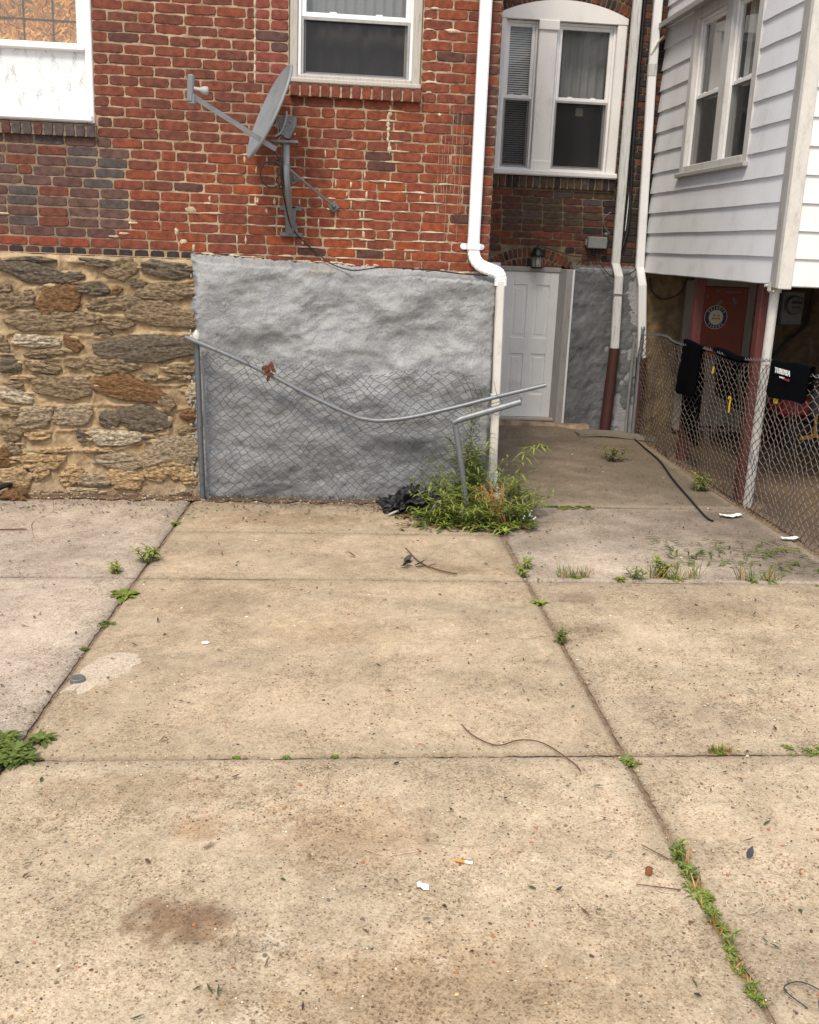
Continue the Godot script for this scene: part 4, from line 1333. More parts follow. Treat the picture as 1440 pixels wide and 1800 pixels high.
	for q in [[-0.02, 0.022, 0.03, 0.014], [0.024, 0.02, 0.03, 0.013], [0.0, -0.012, 0.05, 0.016], [-0.034, -0.01, 0.014, 0.03], [0.036, -0.012, 0.014, 0.03]]:
		b.box(c + Vector3(q[0], q[1], 0.0065), Vector3(q[2], q[3], 0.001), 0.0, Basis(Vector3(0, 0, 1), q[0] * 9.0))
	part(b, "sticker_print", M.ochre, st)
	for w in [["DETROIT", 1.0], ["TIGERS", -1.0]]:
		var txt: String = w[0]
		for k in txt.length():
			var a: float = (k - (txt.length() - 1) / 2.0) * 0.31
			var up: float = w[1]
			var tm := TextMesh.new()
			tm.text = txt[k]
			tm.font = font(true)
			tm.font_size = 24
			tm.pixel_size = 0.0013
			tm.depth = 0.002
			var at := c + Vector3(sin(a) * 0.099 , cos(a) * 0.099 * up, 0.005)
			put(tm, "letter", M.sticker_cream, st, Transform3D(Basis(Vector3(0, 0, 1), -a * up), at))
	b = MB.new()
	for q in [[4.28, 1.585, 0.022, 0.022, 0.0], [4.46, 1.582, 0.17, 0.014, 0.0], [4.17, 1.53, 0.012, 0.04, 0.0], [4.31, 1.465, 0.035, 0.07, -0.8], [4.47, 1.49, 0.03, 0.075, 0.4]]:
		b.box(Vector3(q[0], q[1], -2.9135), Vector3(q[2], q[3], 0.001), 0.0, Basis(Vector3(0, 0, 1), q[4]))
	part(b, "paper_scraps", M.curtain_reflection_grey, door)
	# posts that carry the bay
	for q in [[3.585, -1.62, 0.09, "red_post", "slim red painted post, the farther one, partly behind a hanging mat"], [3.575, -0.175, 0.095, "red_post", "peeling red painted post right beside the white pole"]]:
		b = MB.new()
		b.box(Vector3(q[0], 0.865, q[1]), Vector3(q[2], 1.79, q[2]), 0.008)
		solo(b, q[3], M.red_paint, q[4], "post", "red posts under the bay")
	var pole := thing("support_pole", "white round steel pole with a clamp on top, under the bay's corner", "pole", Vector3(3.53, 0, 0.09))
	b = MB.new()
	b.tube([Vector3(3.53, -0.03, 0.075), Vector3(3.52, 1.70, 0.11)], 0.036, 16)
	part(b, "shaft", M.pole_paint, pole)
	b = MB.new()
	b.tube([Vector3(3.52, 1.685, 0.11), Vector3(3.52, 1.768, 0.11)], 0.05, 14)
	b.tube([Vector3(3.43, 1.735, 0.12), Vector3(3.6, 1.735, 0.11)], 0.012, 8)
	b.box(Vector3(3.45, 1.73, 0.16), Vector3(0.012, 0.07, 0.05), 0.003)
	b.tube([Vector3(3.47, 1.71, 0.17), Vector3(3.45, 1.69, 0.22), Vector3(3.44, 1.70, 0.26)], 0.005, 5)
	part(b, "clamp", M.pole_paint, pole)

var fonts := {}
func font(bold: bool) -> SystemFont:
	if not fonts.has(bold):
		var f := SystemFont.new()
		f.font_names = PackedStringArray(["Droid Sans"])
		f.font_weight = 700 if bold else 400
		fonts[bold] = f
	return fonts[bold]

func undercroft_things() -> void:
	# electricity meter, cable, bin, box, bucket, broom head, cover
	var o := thing("electric_meter", "round grey electricity meter on the dark wall under the bay", "meter", Vector3(5.1, 1.33, -2.9))
	var b := MB.new()
	b.box(Vector3(5.1, 1.44, -2.915), Vector3(0.24, 0.36, 0.11), 0.015)
	part(b, "meter_box", M.bracket_grey, o)
	b = MB.new()
	b.lathe([[0.0, 0.075], [0.085, 0.07], [0.095, 0.055], [0.098, 0.0]], Transform3D(Basis(Vector3(1, 0, 0), PI / 2), Vector3(5.1, 1.475, -2.86)), 20)
	part(b, "dial_cover", M.grey_plastic, o)
	b = MB.new()
	b.box(Vector3(5.1, 1.505, -2.7845), Vector3(0.11, 0.025, 0.003))
	b.box(Vector3(5.1, 1.455, -2.7845), Vector3(0.09, 0.012, 0.003))
	part(b, "dial", M.black_plastic, o)
	b = MB.new()
	b.tube(curve([Vector3(5.32, 1.74, -2.92), Vector3(5.33, 1.45, -2.92), Vector3(5.27, 1.25, -2.9), Vector3(5.06, 1.05, -2.9), Vector3(4.93, 0.8, -2.9), Vector3(4.86, 0.45, -2.9), Vector3(4.86, 0.1, -2.9)]), 0.018, 8)
	solo(b, "black_cable", M.black_rubber, "thick black cable curving down the wall beside the meter", "cable")
	b = MB.new()
	b.tube(curve([Vector3(3.52, 1.70, -2.9), Vector3(3.56, 1.58, -2.93), Vector3(3.66, 1.49, -2.93), Vector3(3.78, 1.50, -2.93), Vector3(3.88, 1.58, -2.9), Vector3(3.93, 1.74, -2.9)]), 0.007, 6)
	solo(b, "hanging_wire", M.black_rubber, "thin black wire sagging in a loop under the bay, left of the red door", "wire")
	o = thing("storage_bin", "black storage bin with a red lid box on top, behind the fence", "bin", Vector3(5.2, 0, -2.3))
	b = MB.new()
	b.box(Vector3(5.22, 0.17, -2.4), Vector3(0.72, 0.34, 0.45), 0.03)
	part(b, "bin_body", M.black_plastic, o)
	b = MB.new()
	b.box(Vector3(5.2, 0.352, -2.4), Vector3(0.76, 0.03, 0.49), 0.012)
	part(b, "rim", M.black_plastic, o)
	b = MB.new()
	b.box(Vector3(4.98, 0.47, -2.4), Vector3(0.33, 0.2, 0.3), 0.025)
	b.tube(curve([Vector3(4.88, 0.56, -2.4), Vector3(4.9, 0.61, -2.4), Vector3(5.06, 0.61, -2.4), Vector3(5.08, 0.56, -2.4)]), 0.012, 6)
	solo(b, "red_container", M.red_plastic, "dark red plastic container standing on the black bin", "container")
	b = MB.new()
	b.lathe([[0.0, 0.0], [0.085, 0.0], [0.11, 0.24], [0.118, 0.24], [0.118, 0.255], [0.104, 0.255], [0.09, 0.03]], Transform3D(Basis(), Vector3(5.25, 0.37, -2.36)), 18)
	solo(b, "grey_bucket", M.grey_plastic, "grey bucket on the black bin below the lettered mat", "bucket")
	o = thing("floor_squeegee", "yellow squeegee with a short handle leaning on the black bin", "squeegee", Vector3(5.18, 0.2, -2.1))
	b = MB.new()
	b.tube([Vector3(5.15, 0.19, -2.12), Vector3(5.16, 0.42, -2.15)], 0.018, 8)
	part(b, "handle", M.yellow_paint, o)
	b = MB.new()
	b.sweep([Vector3(4.99, 0.17, -2.11), Vector3(5.15, 0.205, -2.11), Vector3(5.31, 0.17, -2.11)], [Vector2(-0.012, -0.018), Vector2(0.012, -0.018), Vector2(0.012, 0.018), Vector2(-0.012, 0.018)], [Vector3(0, 0, 1)])
	part(b, "blade", M.yellow_paint, o)
	b = MB.new()
	b.lathe([[0.0, 0.018], [0.21, 0.016], [0.22, 0.004], [0.22, -0.01]], Transform3D(Basis(), Vector3(4.62, 0.05, -2.7)), 28)
	solo(b, "round_cover", M.black_rubber, "flat round black cover on the floor in front of the red door", "cover")

# ---------------------------------------------------------------- ground
func ground_h(x: float, z: float) -> float:
	var r := smoothstep(0.2, -2.9, z) * 0.06
	var s := smoothstep(-2.55, -2.75, z + 0.25 * (x - 2.6)) * 0.06 if x < 3.0 else 0.0
	return r + s

func ground_tint(a: Vector3) -> Color:
	var x := a.x; var z := a.z
	var k := 0.83 + 0.20 * n1.get_noise_2d(x * 0.75, z * 0.95) + 0.13 * n1.get_noise_2d(x * 2.6 + 31.0, z * 2.6) + 0.12 * n2.get_noise_2d(x * 7.0, z * 7.0) + 0.12 * n2.get_noise_2d(x * 16.0 + 5.0, z * 16.0)
	var c := Color(k, k * 0.985, k * 0.96)
	var spot := func(c0: Color, px: float, pz: float, rx: float, rz: float, col: Color, op: float) -> Color:
		var q := Vector2((x - px) / rx, (z - pz) / rz)
		var d := q.length() + 0.45 * n2.get_noise_2d(x * 9.0 + px, z * 9.0 + pz) + 0.3 * n2.get_noise_2d(x * 24.0, z * 24.0)
		return c0.lerp(Color(c0.r * col.r, c0.g * col.g, c0.b * col.b), op * smoothstep(1.0, 0.35, d))
	# oil and rust stains, the pale scuffs and the repair
	c = spot.call(c, -0.34, 5.2, 0.2, 0.17, Color(0.42, 0.31, 0.23), 0.85)
	c = spot.call(c, -0.31, 4.81, 0.035, 0.03, Color(0.25, 0.2, 0.17), 1.0)
	c = spot.call(c, -0.36, 4.72, 0.12, 0.1, Color(0.62, 0.46, 0.34), 0.6)
	c = spot.call(c, -0.6, 4.45, 0.55, 0.16, Color(0.72, 0.68, 0.62), 0.8)
	c = spot.call(c, 0.15, 4.75, 0.4, 0.3, Color(0.74, 0.66, 0.58), 0.7)
	c = spot.call(c, 0.85, 2.55, 0.5, 0.35, Color(0.8, 0.82, 0.82), 0.8)
	c = spot.call(c, 0.1, 2.9, 0.5, 0.25, Color(0.82, 0.78, 0.72), 0.7)
	c = spot.call(c, -0.55, 2.5, 0.4, 0.3, Color(0.8, 0.76, 0.72), 0.7)
	c = spot.call(c, 1.55, 2.35, 0.16, 0.14, Color(0.55, 0.5, 0.48), 0.8)
	c = spot.call(c, 1.45, 2.85, 0.2, 0.14, Color(0.62, 0.58, 0.54), 0.8)
	c = spot.call(c, 0.5, 5.6, 0.8, 0.45, Color(0.78, 0.72, 0.64), 0.7)
	c = spot.call(c, 2.5, 2.6, 1.0, 0.25, Color(0.78, 0.74, 0.68), 0.6)
	c = spot.call(c, 0.9, 1.85, 0.4, 0.14, Color(0.62, 0.56, 0.5), 0.7)
	c = spot.call(c, -0.2, 0.7, 0.9, 0.25, Color(0.72, 0.64, 0.56), 0.7)
	c = spot.call(c, 2.9, 4.4, 0.4, 0.2, Color(0.66, 0.6, 0.56), 0.8)
	c = spot.call(c, -0.09, 5.31, 0.05, 0.11, Color(1.3, 1.38, 1.5), 0.9)
	c = spot.call(c, -0.15, 5.6, 0.09, 0.07, Color(1.15, 1.2, 1.3), 0.8)
	c = spot.call(c, 0.3, 5.5, 0.5, 0.2, Color(0.85, 0.82, 0.78), 0.8)
	# grime along wall and passage; soft shade painted in by the right fence
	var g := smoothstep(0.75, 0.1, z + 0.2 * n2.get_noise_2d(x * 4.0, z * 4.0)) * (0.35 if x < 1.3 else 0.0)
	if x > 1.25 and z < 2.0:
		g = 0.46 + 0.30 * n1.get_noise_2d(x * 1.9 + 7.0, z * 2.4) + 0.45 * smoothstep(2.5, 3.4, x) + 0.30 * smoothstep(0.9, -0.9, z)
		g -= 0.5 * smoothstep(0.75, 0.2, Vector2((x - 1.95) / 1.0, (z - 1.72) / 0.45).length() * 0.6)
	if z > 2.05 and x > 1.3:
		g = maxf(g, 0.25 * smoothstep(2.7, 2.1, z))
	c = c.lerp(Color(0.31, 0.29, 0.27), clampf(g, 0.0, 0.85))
	return Color(clampf(c.r, 0.05, 1), clampf(c.g, 0.05, 1), clampf(c.b, 0.05, 1))

func slab(parent: Node, corner: Array, m: Material, sd: int, dz := 0.0) -> void:
	# corner: near-left, near-right, far-right, far-left as Vector2(x, z); a thick plate with worn edges
	var b := MB.new()
	var w: float = corner[0].distance_to(corner[1])
	var l: float = corner[1].distance_to(corner[2])
	var nx := maxi(2, int(w / 0.027))
	var ny := maxi(2, int(l / 0.027))
	var f := func(u: float, v: float) -> Vector3:
		var q: Vector2 = (corner[0] as Vector2).lerp(corner[1], u).lerp((corner[3] as Vector2).lerp(corner[2], u), v)
		var e := minf(minf(u, 1.0 - u) * w, minf(v, 1.0 - v) * l)
		var j := 0.008 * n2.get_noise_2d(q.x * 14.0 + sd, q.y * 14.0) + 0.003 * n2.get_noise_2d(q.x * 45.0, q.y * 45.0 + sd)
		var tow := Vector2(0.5 - u, 0.5 - v)
		if e < 0.001:
			q += tow.normalized() * (j + 0.003)
		var y := ground_h(q.x, q.y) + dz + 0.0035 * n1.get_noise_2d(q.x * 1.4, q.y * 1.4 + sd) + 0.001 * n2.get_noise_2d(q.x * 22.0, q.y * 22.0)
		return Vector3(q.x, y - 0.010 * smoothstep(0.03, 0.0, e), q.y)
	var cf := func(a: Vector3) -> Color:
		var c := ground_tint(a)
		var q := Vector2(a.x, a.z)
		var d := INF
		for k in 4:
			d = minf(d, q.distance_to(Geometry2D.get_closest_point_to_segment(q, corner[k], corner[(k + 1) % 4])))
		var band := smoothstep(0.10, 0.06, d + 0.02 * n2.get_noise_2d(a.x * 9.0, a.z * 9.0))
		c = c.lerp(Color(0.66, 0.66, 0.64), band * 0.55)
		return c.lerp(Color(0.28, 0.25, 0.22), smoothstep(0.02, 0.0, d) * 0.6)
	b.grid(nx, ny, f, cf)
	b.col = Color(0.4, 0.36, 0.32)
	for k in 4:
		var a: Vector2 = corner[k]; var c: Vector2 = corner[(k + 1) % 4]
		var m0: Vector2 = (corner[0] + corner[2]) / 2.0
		a = a.lerp(m0, 0.004); c = c.lerp(m0, 0.004)
		var ya := ground_h(a.x, a.y) + dz - 0.011
		var yc := ground_h(c.x, c.y) + dz - 0.011
		b.poly([Vector3(a.x, ya, a.y), Vector3(c.x, yc, c.y), Vector3(c.x, yc - 0.07, c.y), Vector3(a.x, ya - 0.07, a.y)], Vector3(m0.x, -0.05, m0.y))
	part(b, "slab", m, parent)

func ground() -> void:
	var b := MB.new()
	b.poly([Vector3(-90, -0.12, -90), Vector3(90, -0.12, -90), Vector3(90, -0.12, 90), Vector3(-90, -0.12, 90)], Vector3(0, -9, 0))
	struct(put(b.done(), "ground", M.far_ground, self))
	b = MB.new()
	b.grid(90, 140, func(u: float, v: float) -> Vector3:
		var x := lerpf(-5.1, 3.7, u); var z := lerpf(10.5, -3.1, v)
		return Vector3(x, ground_h(x, z) - 0.016 + 0.008 * n2.get_noise_2d(x * 12.0, z * 12.0), z))
	struct(put(b.done(), "joint_soil", M.dirt, self))
	var pave := Node3D.new()
	pave.name = "concrete_pavement"
	add_child(pave)
	struct(pave)
	org[pave] = Vector3.ZERO
	var xl := func(z: float) -> float: return -0.885 - 0.057 * (z - 0.39)
	var xr := func(z: float) -> float: return 1.335 - 0.024 * (z - 1.19)
	var rows := [0.13, 2.05, 4.215, 6.4, 8.6, 10.4]
	for k in 5:
		var z0: float = rows[k] + 0.004
		var z1: float = rows[k + 1] - 0.004
		var l0: float = xl.call(z0); var l1: float = xl.call(z1)
		var r0: float = xr.call(z0); var r1: float = xr.call(z1)
		slab(pave, [Vector2(-5.0, z1), Vector2(l1 - 0.006, z1), Vector2(l0 - 0.006, z0), Vector2(-5.0, z0)], M.concrete_pale, k)
		var zs := [z0, 1.05, z1] if k == 0 else [z0, z1]
		for s in zs.size() - 1:
			var za: float = zs[s] + (0.0015 if s > 0 else 0.0)
			var zb: float = zs[s + 1] - (0.0015 if s < zs.size() - 2 else 0.0)
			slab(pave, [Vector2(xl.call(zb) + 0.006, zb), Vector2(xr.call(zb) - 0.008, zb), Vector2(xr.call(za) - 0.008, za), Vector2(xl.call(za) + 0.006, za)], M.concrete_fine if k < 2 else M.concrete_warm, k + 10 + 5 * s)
		if k == 0:
			slab(pave, [Vector2(r1 + 0.008, z1), Vector2(3.44, z1), Vector2(3.44, 0.21), Vector2(r0 + 0.03, 0.21)], M.concrete_pale, 20, -0.004)
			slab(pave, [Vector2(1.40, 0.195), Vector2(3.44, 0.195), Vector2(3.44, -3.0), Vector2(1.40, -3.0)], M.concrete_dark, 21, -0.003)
		else:
			slab(pave, [Vector2(r1 + 0.008, z1), Vector2(4.9, z1), Vector2(4.9, z0), Vector2(r0 + 0.008, z0)], M.concrete_warm, k + 30, -0.003)
	slab(pave, [Vector2(3.50, 2.0), Vector2(6.95, 2.0), Vector2(6.95, -2.97), Vector2(3.50, -2.97)], M.concrete_yard, 50, -0.012)
	# the white repair round the cap in the left joint
	b = MB.new()
	b.col = Color(1, 1, 1)
	var pts := [[-1.05, 3.62], [-1.02, 3.42], [-0.98, 3.24], [-0.90, 3.16], [-0.80, 3.15], [-0.76, 3.26], [-0.79, 3.42], [-0.88, 3.55], [-0.96, 3.66]]
	var ring := []
	var r2 := []
	var mid := Vector2(-0.91, 3.39)
	for k in pts.size() * 4:
		var q := Vector2(pts[k / 4][0], pts[k / 4][1]).lerp(Vector2(pts[(k / 4 + 1) % pts.size()][0], pts[(k / 4 + 1) % pts.size()][1]), (k % 4) / 4.0)
		q += Vector2(n2.get_noise_2d(k * 17.0, 3.0), n2.get_noise_2d(3.0, k * 17.0)) * 0.045
		ring.append(b.p(Vector3(q.x, -0.003, q.y)))
		var q2 := q.lerp(mid, 0.3)
		r2.append(b.p(Vector3(q2.x, 0.0075, q2.y)))
	var m := b.p(Vector3(mid.x, 0.008, mid.y))
	for k in ring.size():
		var k2 := (k + 1) % ring.size()
		b.quad(ring[k2], ring[k], r2[k], r2[k2])
		b.tri(r2[k2], r2[k], m)
	part(b, "repair_patch", M.repair, pave)
	# thin pale lime scratches and hairline cracks
	var ribbon := func(q: MB, line: Array, w: float) -> void:
		var ln := curve(line, 6)
		var pa := -1
		var pb := -1
		for k in ln.size():
			var d: Vector3 = ln[mini(k + 1, ln.size() - 1)] - ln[maxi(k - 1, 0)]
			var s := Vector3(d.z, 0, -d.x).normalized() * w * (0.4 + 0.6 * absf(n2.get_noise_1d(k * 3.1)) * 2.0)
			var a: Vector3 = ln[k] + Vector3(0.006 * n2.get_noise_1d(k * 5.3), 0.0052, 0.006 * n2.get_noise_1d(k * 4.7 + 50.0))
			var l := q.p(a - s)
			var r := q.p(a + s)
			if k > 0:
				q.quad(pa, l, r, pb)
			pa = l; pb = r
	b = MB.new()
	for q in [[[0.50, 4.62], [0.53, 4.66], [0.545, 4.70], [0.565, 4.74]], [[0.42, 4.80], [0.50, 4.84], [0.62, 4.83], [0.66, 4.74], [0.64, 4.66]], [[1.33, 5.13], [1.29, 5.19], [1.33, 5.23], [1.40, 5.2], [1.42, 5.13], [1.36, 5.12]], [[1.10, 5.06], [1.13, 5.0], [1.10, 5.1], [1.17, 5.13]], [[0.20, 4.86], [0.28, 4.89], [0.36, 4.87]], [[0.62, 4.3], [0.70, 4.31], [0.73, 4.35]]]:
		var line := []
		for a in q:
			line.append(Vector3(a[0], 0.0, a[1]))
		ribbon.call(b, line, 0.0016)
	part(b, "lime_scratches", M.mortar_pale, pave, true)
	b = MB.new()
	b.col = Color(0.22, 0.19, 0.16)
	for q in [[[1.30, 2.98], [1.22, 2.96], [1.12, 3.0], [1.04, 2.98]], [[-1.9, 0.2], [-1.8, 0.6], [-1.86, 0.9], [-1.75, 1.3]], [[1.5, -0.3], [1.9, -0.42], [2.3, -0.36], [2.75, -0.5]], [[2.1, 1.3], [2.5, 1.42], [2.8, 1.36], [3.3, 1.5]], [[-2.6, 3.0], [-2.2, 3.1], [-1.8, 3.02]], [[2.0, 4.9], [2.3, 5.0], [2.5, 5.2]]]:
		var line := []
		for a in q:
			line.append(Vector3(a[0], ground_h(a[0], a[1]) - 0.001, a[1]))
		ribbon.call(b, line, 0.0013)
	part(b, "hairline_cracks", M.dirt, pave, true)
	# strip of soil and rubble at the foot of the wall
	b = MB.new()
	var cf := func(a: Vector3) -> Color:
		var k := 0.85 + 0.5 * n2.get_noise_2d(a.x * 9.0, a.z * 15.0)
		return Color(k, k * 0.92, k * 0.84)
	b.grid(180, 14, func(u: float, v: float) -> Vector3:
		var x := lerpf(-4.0, 1.42, u)
		var z := lerpf(0.06, 0.24 + 0.07 * n2.get_noise_1d(x * 6.0), 1.0 - v)
		return Vector3(x, 0.012 * sin(PI * clampf(v * 0.5 + 0.5, 0, 1)) + 0.012 * (0.4 + n2.get_noise_2d(x * 13.0, z * 13.0)) * v - 0.004, z), cf)
	struct(put(b.done(), "soil_strip", M.dirt, self))
	# concrete apron under the white door
	b = MB.new()
	b.grid(40, 10, func(u: float, v: float) -> Vector3:
		var x := lerpf(1.75, 2.98, u)
		var dz := 0.16 + 0.10 * n1.get_noise_1d(x * 3.0) + 0.12 * u
		var z := lerpf(-2.98 + dz, -3.05, v)
		return Vector3(x, ground_h(x, z) + lerpf(-0.02, lerpf(0.05, 0.02, u), smoothstep(0.0, 0.3, v)) + 0.006 * n2.get_noise_2d(x * 18.0, z * 18.0), z), func(a: Vector3) -> Color:
		var k := 0.75 + 0.3 * n2.get_noise_2d(a.x * 6.0, a.z * 6.0)
		return Color(k, k * 0.98, k * 0.95))
	struct(put(b.done(), "door_apron", M.mortar, self))

# ---------------------------------------------------------------- fences
func chain_mesh(w: float, h: float, d: float, r: float, f: Callable) -> MB:
	# woven diamond mesh: each wire zigzags over one column and hooks into its neighbours
	var b := MB.new()
	var nx := int(w / d)
	var ny := int(h / d)
	for i in nx:
		var path := []
		for k in ny + 1:
			var x := (i + ((k + i) % 2)) * d
			var o := r * (1.0 if (k + i) % 2 == 0 else -1.0)
			var y := k * d
			path.append(f.call(x, y - 0.10 * d, o))
			path.append(f.call(x, y + 0.10 * d, -o))
		b.tube(path, r, 4, false)
	for i in nx:   # knuckled top and bottom
		for e in [0.0, ny * d]:
			var s := 1.0 if e > 0.0 else -1.0
			b.tube([f.call(i * d + 0.0, e, 0.0), f.call(i * d + 0.2 * d, e + s * 0.3 * d, r), f.call(i * d + 0.45 * d, e + s * 0.1 * d, -r)], r, 4, false)
	return b

func left_fence() -> void:
	var o := thing("collapsed_fence", "collapsed chain-link fence with a sagging bent top rail before the grey stucco", "fence", Vector3(-0.81, 0, 0.2))
	var b := MB.new()
	b.tube([Vector3(-0.79, -0.05, 0.21), Vector3(-0.826, 1.225, 0.21)], 0.021, 12)
	var post := part(b, "post", M.post_grey, o)
	b = MB.new()
	b.lathe([[0.027, -0.03], [0.028, 0.0], [0.022, 0.015], [0.008, 0.034], [0.0, 0.04]], Transform3D(Basis(), Vector3(-0.826, 1.235, 0.21)), 12)
	b.box(Vector3(-0.77, 1.14, 0.215), Vector3(0.045, 0.03, 0.03), 0.006)
	part(b, "cap", M.pole_paint, post)
	b = MB.new()   # tension bar
	b.box(Vector3(-0.765, 0.56, 0.235), Vector3(0.014, 1.12, 0.006), 0.001, Basis(Vector3(0, 0, 1), 0.03))
	part(b, "tension_bar", M.post_grey, post)
	b = MB.new()
	var rail := curve([Vector3(-0.903, 1.222, 0.25), Vector3(-0.603, 1.105, 0.25), Vector3(-0.315, 0.979, 0.25), Vector3(0.02, 0.812, 0.25), Vector3(0.32, 0.682, 0.255), Vector3(0.42, 0.658, 0.26), Vector3(0.53, 0.650, 0.26), Vector3(0.75, 0.68, 0.26), Vector3(1.086, 0.764, 0.255), Vector3(1.385, 0.847, 0.25), Vector3(1.762, 0.948, 0.25)], 6)
	b.tube(rail, 0.0165, 10)
	part(b, "top_rail", M.galvanised, o)
	var top := func(x: float) -> float:
		var q := [[-0.8, 1.13], [-0.5, 1.14], [-0.25, 1.06], [0.02, 1.09], [0.35, 1.01], [0.6, 1.02], [0.9, 1.07], [1.1, 1.02], [1.3, 0.90]]
		for k in 8:
			if x < q[k + 1][0]:
				return lerpf(q[k][1], q[k + 1][1], clampf((x - q[k][0]) / (q[k + 1][0] - q[k][0]), 0.0, 1.0))
		return 0.9
	var mesh := chain_mesh(2.06, 1.19, 0.0375, 0.0021, func(x: float, y: float, off: float) -> Vector3:
		var lean := 0.10 * sin(PI * clampf(x / 2.06, 0, 1)) * (1.0 - y / 1.19)
		var px := -0.775 + x - lean * 0.6 + 0.05 * (y / 1.19) * smoothstep(1.2, 2.0, x)
		var t: float = top.call(px)
		var v := y / 1.19
		var out := 0.24 + 0.05 * n1.get_noise_2d(px * 2.0, y * 2.0) + 0.012 * n2.get_noise_2d(px * 9.0, y * 9.0)
		var curl := smoothstep(0.16, 0.0, v) * smoothstep(0.25, 0.5, x) * smoothstep(1.9, 1.3, x)
		var yy := v * t + 0.035 * n2.get_noise_2d(px * 3.0 + 5.0, y * 2.5) * v - 0.01
		if curl > 0.0:
			out += curl * 0.10
			yy = maxf(yy, 0.012)
		return Vector3(px + 0.045 * n2.get_noise_2d(px * 2.4, y * 2.8) + 0.008 * n2.get_noise_2d(px * 9.0, y * 9.0), yy, out + off))
	part(mesh, "wire_mesh", M.fence_wire, o, true)
	# dead leaves caught on the rail
	b = MB.new()
	rng.seed = 31
	for k in 16:
		b.col = lin(rng.randf_range(76, 112), rng.randf_range(46, 64), 34)
		b.leaf(Vector3(-0.305 + rng.randf_range(-0.03, 0.03), 1.0 + rng.randf_range(-0.03, 0.05), 0.27), Vector3(rng.randf_range(-1, 1), rng.randf_range(-0.8, 1), rng.randf_range(-0.3, 0.5)).normalized(), Vector3(0.2, 0.3, 1), rng.randf_range(0.03, 0.06), 0.028, 0.4)
	solo(b, "dead_leaves", M.litter, "clump of curled brown leaves caught on the sagging fence rail", "dead leaves")
	# the snapped post that leans out of the weeds
	o = thing("broken_post", "snapped fence post bent over at a sharp angle above the weeds", "post", Vector3(1.18, 0, 0.42))
	b = MB.new()
	b.tube([Vector3(1.20, -0.03, 0.43), Vector3(1.125, 0.36, 0.44), Vector3(1.062, 0.665, 0.45)], 0.022, 12)
	part(b, "stub", M.galvanised, o)
	b = MB.new()
	b.tube([Vector3(1.045, 0.678, 0.45), Vector3(1.10, 0.705, 0.452), Vector3(1.531, 0.85, 0.47)], [0.012, 0.025, 0.025], 12)
	b.tube([Vector3(1.528, 0.82, 0.47), Vector3(1.536, 0.88, 0.47)], 0.008, 6)
	part(b, "bent_pipe", M.galvanised, o)
	b = MB.new()
	b.tube([Vector3(1.52, 0.90, 0.47), Vector3(1.35, 0.835, 0.46), Vector3(1.2, 0.79, 0.44)], 0.003, 5)
	b.tube(curve([Vector3(1.30, 0.76, 0.3), Vector3(1.4, 0.72, 0.3), Vector3(1.43, 0.8, 0.32), Vector3(1.38, 0.88, 0.32), Vector3(1.36, 0.97, 0.28)]), 0.002, 4)
	part(b, "loose_wire", M.fence_wire, o)

func right_fence() -> void:
	var o := thing("chain_link_fence", "sagging chain-link fence with no top rail, in front of the undercroft", "fence", Vector3(SX, 0, -0.7))
	var b := MB.new()
	b.tube([Vector3(3.475, -0.05, -2.84), Vector3(3.475, 1.18, -2.84)], 0.025, 12)
	b.lathe([[0.028, -0.03], [0.028, 0.0], [0.0, 0.03]], Transform3D(Basis(), Vector3(3.475, 1.19, -2.84)), 12)
	part(b, "post", M.galvanised, o)
	b = MB.new()
	b.tube([Vector3(3.475, -0.05, 2.14), Vector3(3.475, 1.2, 2.14)], 0.025, 12)
	part(b, "post", M.galvanised, o)
	var top := func(z: float) -> float:
		var u := z + 2.85
		return 1.125 + 0.03 * smoothstep(0.0, 3.0, u) + 0.015 * sin(u * 2.3) + 0.012 * sin(z * 5.0)
	var mesh := chain_mesh(4.95, 1.19, 0.0425, 0.0034, func(x: float, y: float, off: float) -> Vector3:
		var z := -2.82 + x
		var t: float = top.call(z)
		var v := y / 1.19
		var lean := 0.05 * n1.get_noise_2d(z * 1.1, y * 0.9) + 0.02 * n1.get_noise_2d(z * 3.0, y * 3.0)
		return Vector3(SX + lean + off, v * t + 0.03 * (1.0 - v) * n1.get_noise_1d(z * 2.0), z + 0.03 * n1.get_noise_2d(z * 1.5 + 9.0, y * 2.0)))
	part(mesh, "wire_mesh", M.rusty_wire, o, true)
	b = MB.new()   # the twisted top strand
	for s in 2:
		var path := []
		for k in 330:
			var z := -2.84 + k * 0.015
			var a := k * 0.9 + s * PI
			path.append(Vector3(SX + 0.05 * n1.get_noise_2d(z * 1.1, 1.0) + cos(a) * 0.009, top.call(z) + 0.006 + sin(a) * 0.011, z))
		b.tube(path, 0.0032, 5, false)
	part(b, "top_strand", M.galvanised, o)

